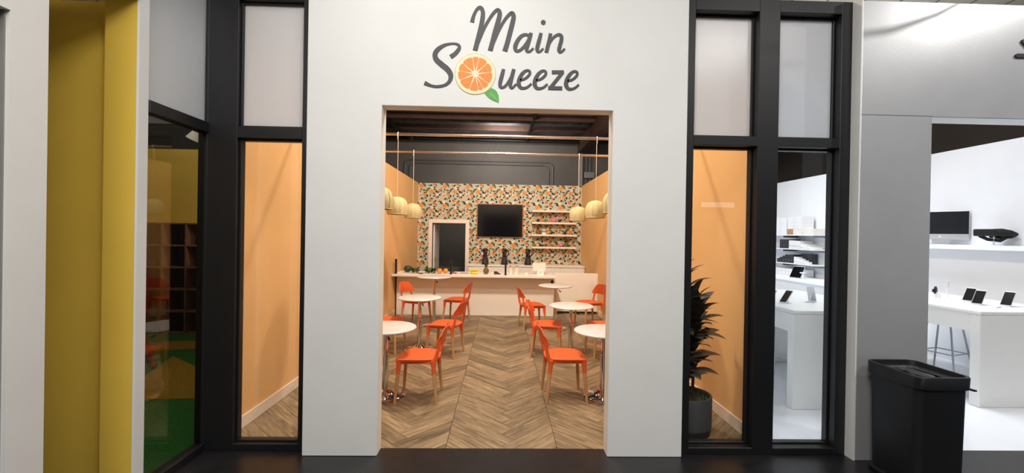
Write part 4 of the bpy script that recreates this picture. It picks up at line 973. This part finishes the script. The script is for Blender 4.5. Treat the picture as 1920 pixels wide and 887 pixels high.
# devices
def phone(name, label, cat, x, y, z, w, l, tilt, rz, group, back=False):
    t = thing(name, label, cat, (x, y, z), rz, group)
    m = Matrix.Translation((0, 0, 0.012)) @ Matrix.Rotation(tilt, 4, 'X')
    MB().box(-w/2, w/2, -0.005, 0.005, 0, l).xf(m).build('body', ALU if back else M('phone_rim', 'd9dadd', 0.3), t, smooth=0, bevel=0.003)
    MB().box(-w/2+0.003, w/2-0.003, -0.0062, -0.0048, 0.004, l-0.012).xf(m).build('screen', M('phone_back', 'd5d8dc', 0.25) if back else BLACK_SCREEN, t, smooth=0)
    ACR = M('stand_clear', 'dfe5ea', 0.15)
    B(-w*0.5, w*0.5, -0.03, 0.09, 0, 0.006).build('stand_foot', ACR, t, smooth=0)
    MB().tube([(0, 0.085, 0.004), (0, 0.02+math.sin(-tilt)*l*0.45, l*0.42)], 0.006, 6).build('stand_prop', ACR, t)
TZ = 0.965
for lab, x, y in (('farthest left', 5.40, 4.80), ('middle', 5.25, 4.57), ('nearest right', 5.47, 4.48)):
    phone('tablet_device', 'black handheld leaning on a stand, %s of three by the bin' % lab, 'tablet', x, y, TZ, 0.088, 0.178, -0.60, -1.25, 'devices on the right table')
phone('phone_device', 'dark phone on a stand in front on the left display table', 'phone', 3.03, 4.50, TZ, 0.075, 0.17, -0.75, -1.2, 'devices on the left table')
phone('phone_device', 'silver backed phone on a stand, right one on the left display table', 'phone', 3.46, 4.64, TZ, 0.075, 0.18, -0.45, 2.2, 'devices on the left table', True)
phone('phone_device', 'silver backed phone on a stand, farther left on the left display table', 'phone', 3.05, 4.80, TZ, 0.075, 0.18, -0.45, 2.2, 'devices on the left table', True)
phone('phone_device', 'dark phone cut by the black window post on the left display table', 'phone', 2.88, 4.55, TZ, 0.075, 0.17, -0.8, -1.2, 'devices on the left table')
phone('tablet_device', 'black tablet leaning on the wall counter under the stock shelves', 'tablet', 5.72, 8.15, 0.90, 0.22, 0.26, -0.55, -1.2, 'devices on the wall counter')
lp = thing('wire_rack', 'white wire rack on the wall counter near the window edge', 'rack', (5.75, 7.35, 0.90), 1.0)
for k in range(6): MB().tube([(-0.2, 0, 0.02+k*0.035), (0.2, 0, 0.02+k*0.035)], 0.006, 6).build('wire', ALU, lp)
for x in (-0.2, 0.2): MB().tube([(x, 0, 0.0), (x, 0, 0.21)], 0.006, 6).build('upright', ALU, lp)
kb = thing('keyboard', 'silver keyboard lying on the wall counter before the wire rack', 'keyboard', (5.62, 6.95, 0.90), 1.2)
B(-0.2, 0.2, -0.06, 0.06, 0, 0.014).build('case', ALU, kb, smooth=0, bevel=0.003); B(-0.19, 0.19, -0.05, 0.05, 0.014, 0.018).build('key_bed', M('key_white', 'f0f0f2', 0.4), kb, smooth=0)
dk = thing('charging_dock', 'white charging dock with round head on the wall counter', 'charger', (5.66, 7.85, 0.90))
MB().lathe([(0.0,0),(0.06,0),(0.06,0.012),(0.012,0.016),(0.01,0.12),(0.05,0.125),(0.05,0.14),(0.0,0.14)], 20).build('dock', SHOP_WHITE, dk); MB().tube([(0.06,0,0.006),(0.15,0.05,0.006)], 0.004, 6).build('cable', SHOP_WHITE, dk)
# watch and little stand by the pier
wt = thing('smart_watch', 'black smart watch on a round white stand by the silver front', 'watch', (5.40, 5.16, TZ), 0.6)
MB().lathe([(0.0,0),(0.05,0),(0.05,0.03),(0.03,0.06),(0.0,0.06)], 20).build('stand', SHOP_WHITE, wt)
MB().tube([(0.05*math.cos(k*PI/10), 0.0, 0.085+0.042*math.sin(k*PI/10)) for k in range(20)], 0.011, 8, closed=True).build('strap', BLACK_PL, wt)
B(-0.07, -0.045, -0.02, 0.02, 0.065, 0.105).build('case', BLACK_SCREEN, wt, smooth=0, bevel=0.005)
es = thing('display_pod', 'small white square display pod on a thin post', 'display', (5.25, 4.88, TZ), 0.7)
MB().lathe([(0.0,0),(0.045,0),(0.045,0.008),(0.006,0.012),(0.006,0.16),(0.0,0.16)], 16).build('post', SHOP_WHITE, es); B(-0.035, 0.035, -0.012, 0.012, 0.16, 0.235).build('pod', M('pod_grey', 'cfd2d6', 0.4), es, smooth=0, bevel=0.008)
# price cards / pucks on right table
for lab, x, y in (('white round puck on the right table in front of the middle tablet', 5.20, 4.36), ('white round puck on the right table in front of the nearest tablet', 5.46, 4.30)):
    pk = thing('charging_puck', lab, 'charger', (x, y, TZ), 0, 'charging pucks'); MB().lathe([(0.0,0),(0.022,0),(0.022,0.012),(0.0,0.014)], 14).build('puck', M('puck_white', 'f6f7f9', 0.3), pk); MB().tube([(0.02,0,0.004),(0.15,0.06,0.004)], 0.003, 5).build('cable', M('cable_grey', '9a9da2', 0.5), pk)
# desktop computer
dc = thing('desktop_computer', 'silver all in one desktop computer with black screen on the wall ledge', 'computer', (6.12, 5.80, 1.62), -1.02)
B(-0.285, 0.285, -0.012, 0.012, 0.07, 0.46).build('screen_case', ALU, dc, smooth=0, bevel=0.006)
B(-0.279, 0.279, -0.0135, -0.0115, 0.145, 0.454).build('screen', BLACK_SCREEN, dc, smooth=0)
MB().ell((0, -0.013, 0.107), (0.011, 0.002, 0.012), 12, 8).build('logo', M('logo_light', 'eef0f2', 0.3), dc)
MB().prism([(-0.012,0.20),(0.0,0.19),(0.05,0.006),(0.11,0.006),(0.11,0.0),(-0.09,0.0),(-0.09,0.006),(0.035,0.006)], -0.09, 0.09, 'x').build('stand', ALU, dc, smooth=0)
# headset
vr = thing('headset', 'black virtual reality headset on a clear stand on the ledge', 'headset', (6.12, 5.15, 1.62), -1.0)
B(-0.17, 0.03, -0.07, 0.02, 0.115, 0.205).build('visor', BLACK_PL, vr, smooth=0, bevel=0.02, seg=3)
MB().tube([(0.0,-0.02,0.165),(0.07,-0.03,0.17),(0.14,-0.01,0.155),(0.17,0.04,0.14),(0.13,0.09,0.12),(0.05,0.10,0.11),(-0.04,0.06,0.125)], [0.042,0.04,0.034,0.026,0.03,0.032,0.03], 12).build('strap', M('strap_black', '1b1b1d', 0.8, var=0.2), vr, smooth=60)
MB().tube([(-0.12,-0.02,0.12),(-0.05,0.0,0.075),(0.05,0.02,0.06),(0.12,0.05,0.12)], 0.02, 8).build('lower_strap', M('strap_black', '1b1b1d', 0.8, var=0.2), vr, smooth=60)
MB().tube([(0,0,0.0),(0,0,0.11)], 0.008, 8).build('stand_post', M('stand_clear', 'dfe5ea', 0.15), vr); MB().lathe([(0.0,0),(0.06,0),(0.06,0.006),(0.0,0.008)], 18).build('stand_base', M('stand_clear', 'dfe5ea', 0.15), vr)

# ------------------------------------------------------------------ playroom behind the side window
struct(B(-9, XL-0.09, 7.2, 7.3, 0, 2.98).build('wall_playroom', YELLOW, smooth=0), 'yellow playroom wall seen through the side window')
def cubby():
    t = thing('cubby_shelf', 'tall wooden cubby shelf of open squares against the yellow playroom wall', 'shelf')
    CW = M('cubby_wood', '8a5f3e', 0.6, var=0.12, scale=6); th = 0.022; p = 0.372; x0 = -6.82; n = 7
    for k in range(n+1): x = x0+k*p; B(x, x+th, 6.82, 7.18, 0, 1.755).build('upright', CW, t, smooth=0)
    for r in range(6): z = 1.733-r*0.346; B(x0, x0+n*p+th, 6.825, 7.18, max(0, z), max(0, z)+th).build('board', CW, t, smooth=0)
    B(x0, x0+n*p, 7.18, 7.198, 0, 1.74).build('back_panel', CW, t, smooth=0)
cubby()
sc_ = thing('sling_chair', 'playroom chair of red and black tubes cut by the white wall edge', 'chair', (-4.05, 4.6, 0.021), 0)
RD = M('red_tube', 'a8321f', 0.4)
MB().tube([(-0.25, 0, 0.75), (0.02, 0, 0.02)], 0.022, 8).build('red_leg', RD, sc_); MB().tube([(-0.25, 0.5, 0.75), (0.02, 0.5, 0.02)], 0.022, 8).build('red_leg', RD, sc_)
MB().tube([(-0.35, 0, 0.26), (0.03, 0, 0.05), (-0.35, -0.25, 0.03)], 0.02, 8).build('black_frame', BLACK_PIPE, sc_); MB().tube([(-0.35, 0.5, 0.26), (0.03, 0.5, 0.05), (-0.35, 0.75, 0.03)], 0.02, 8).build('black_frame', BLACK_PIPE, sc_)
MB().add([(-0.25,0,0.75),(-0.25,0.5,0.75),(-0.42,0.5,0.35),(-0.42,0,0.35),(-0.26,0,0.73),(-0.26,0.5,0.73),(-0.43,0.5,0.33),(-0.43,0,0.33)], [(0,1,2,3),(7,6,5,4),(0,4,5,1),(2,6,7,3),(0,3,7,4),(1,5,6,2)]).build('sling_seat', RD, sc_)
tl = thing('track_light', 'white track spotlight hanging in the dark playroom behind the side window', 'spotlight', (-4.25, 6.0, 2.95))
B(-0.9, 0.9, -0.02, 0.02, 0.12, 0.16).build('track', BLACK_PIPE, tl, smooth=0)
MB().lathe([(0.0,0.05),(0.05,0.05),(0.085,-0.06),(0.08,-0.06),(0.0,-0.02)], 18).xf(Matrix.Rotation(0.5, 4, 'Y')).build('head', M('spot_white', 'dcdcd6', 0.4), tl)
MB().tube([(0,0,0.12),(0,0,0.03)], 0.012, 8).build('stem', BLACK_PIPE, tl)
for x in (-0.8, 0.8): MB().tube([(x,0,0.15),(x,0,2.049)], 0.006, 6).build('suspension_rod', BLACK_PIPE, tl)

# wall behind the viewer, closing the walkway (seen in the glass only)
struct(B(-9, 9, -6.1, -6, 0, 5.0).build('wall_opposite', M('opposite_wall', '6f6d6a', 0.8, var=0.1), smooth=0), 'wall across the walkway')
ls = thing('lit_shop_sign', 'glowing white strip sign across the walkway mirrored in the right window', 'sign', (6.4, -5.98, 2.65))
B(-0.52, 0.52, 0, 0.08, -0.09, 0.09).build('housing', BLACK_PL, ls, smooth=0)
def emis(name, col, st):
    m = bpy.data.materials.new(name); m.use_nodes = True; nt, N, L = nodes_of(m); N.remove(N['Principled BSDF'])
    e = N.new('ShaderNodeEmission'); e.inputs[0].default_value = col; e.inputs[1].default_value = st; L.new(e.outputs[0], N['Material Output'].inputs[0]); return m
B(-0.5, 0.5, 0.08, 0.09, -0.075, 0.075).build('glowing_face', emis('sign_glow', (1, 0.97, 0.95, 1), 2.0), ls, smooth=0)
pc = thing('power_cable', 'black power cable sagging from the ceiling before the silver shop front', 'cable')
MB().tube([(3.4, 2.3, 4.999), (3.55, 2.3, 4.4), (3.75, 2.3, 4.1), (3.97, 2.3, 4.01), (4.195, 2.3, 4.01), (4.29, 2.3, 4.025), (4.36, 2.3, 4.05), (4.44, 2.3, 4.08), (4.52, 2.3, 4.125), (4.62, 2.3, 4.25), (4.68, 2.3, 4.999)], 0.009, 8).build('cable', BLACK_PL, pc)
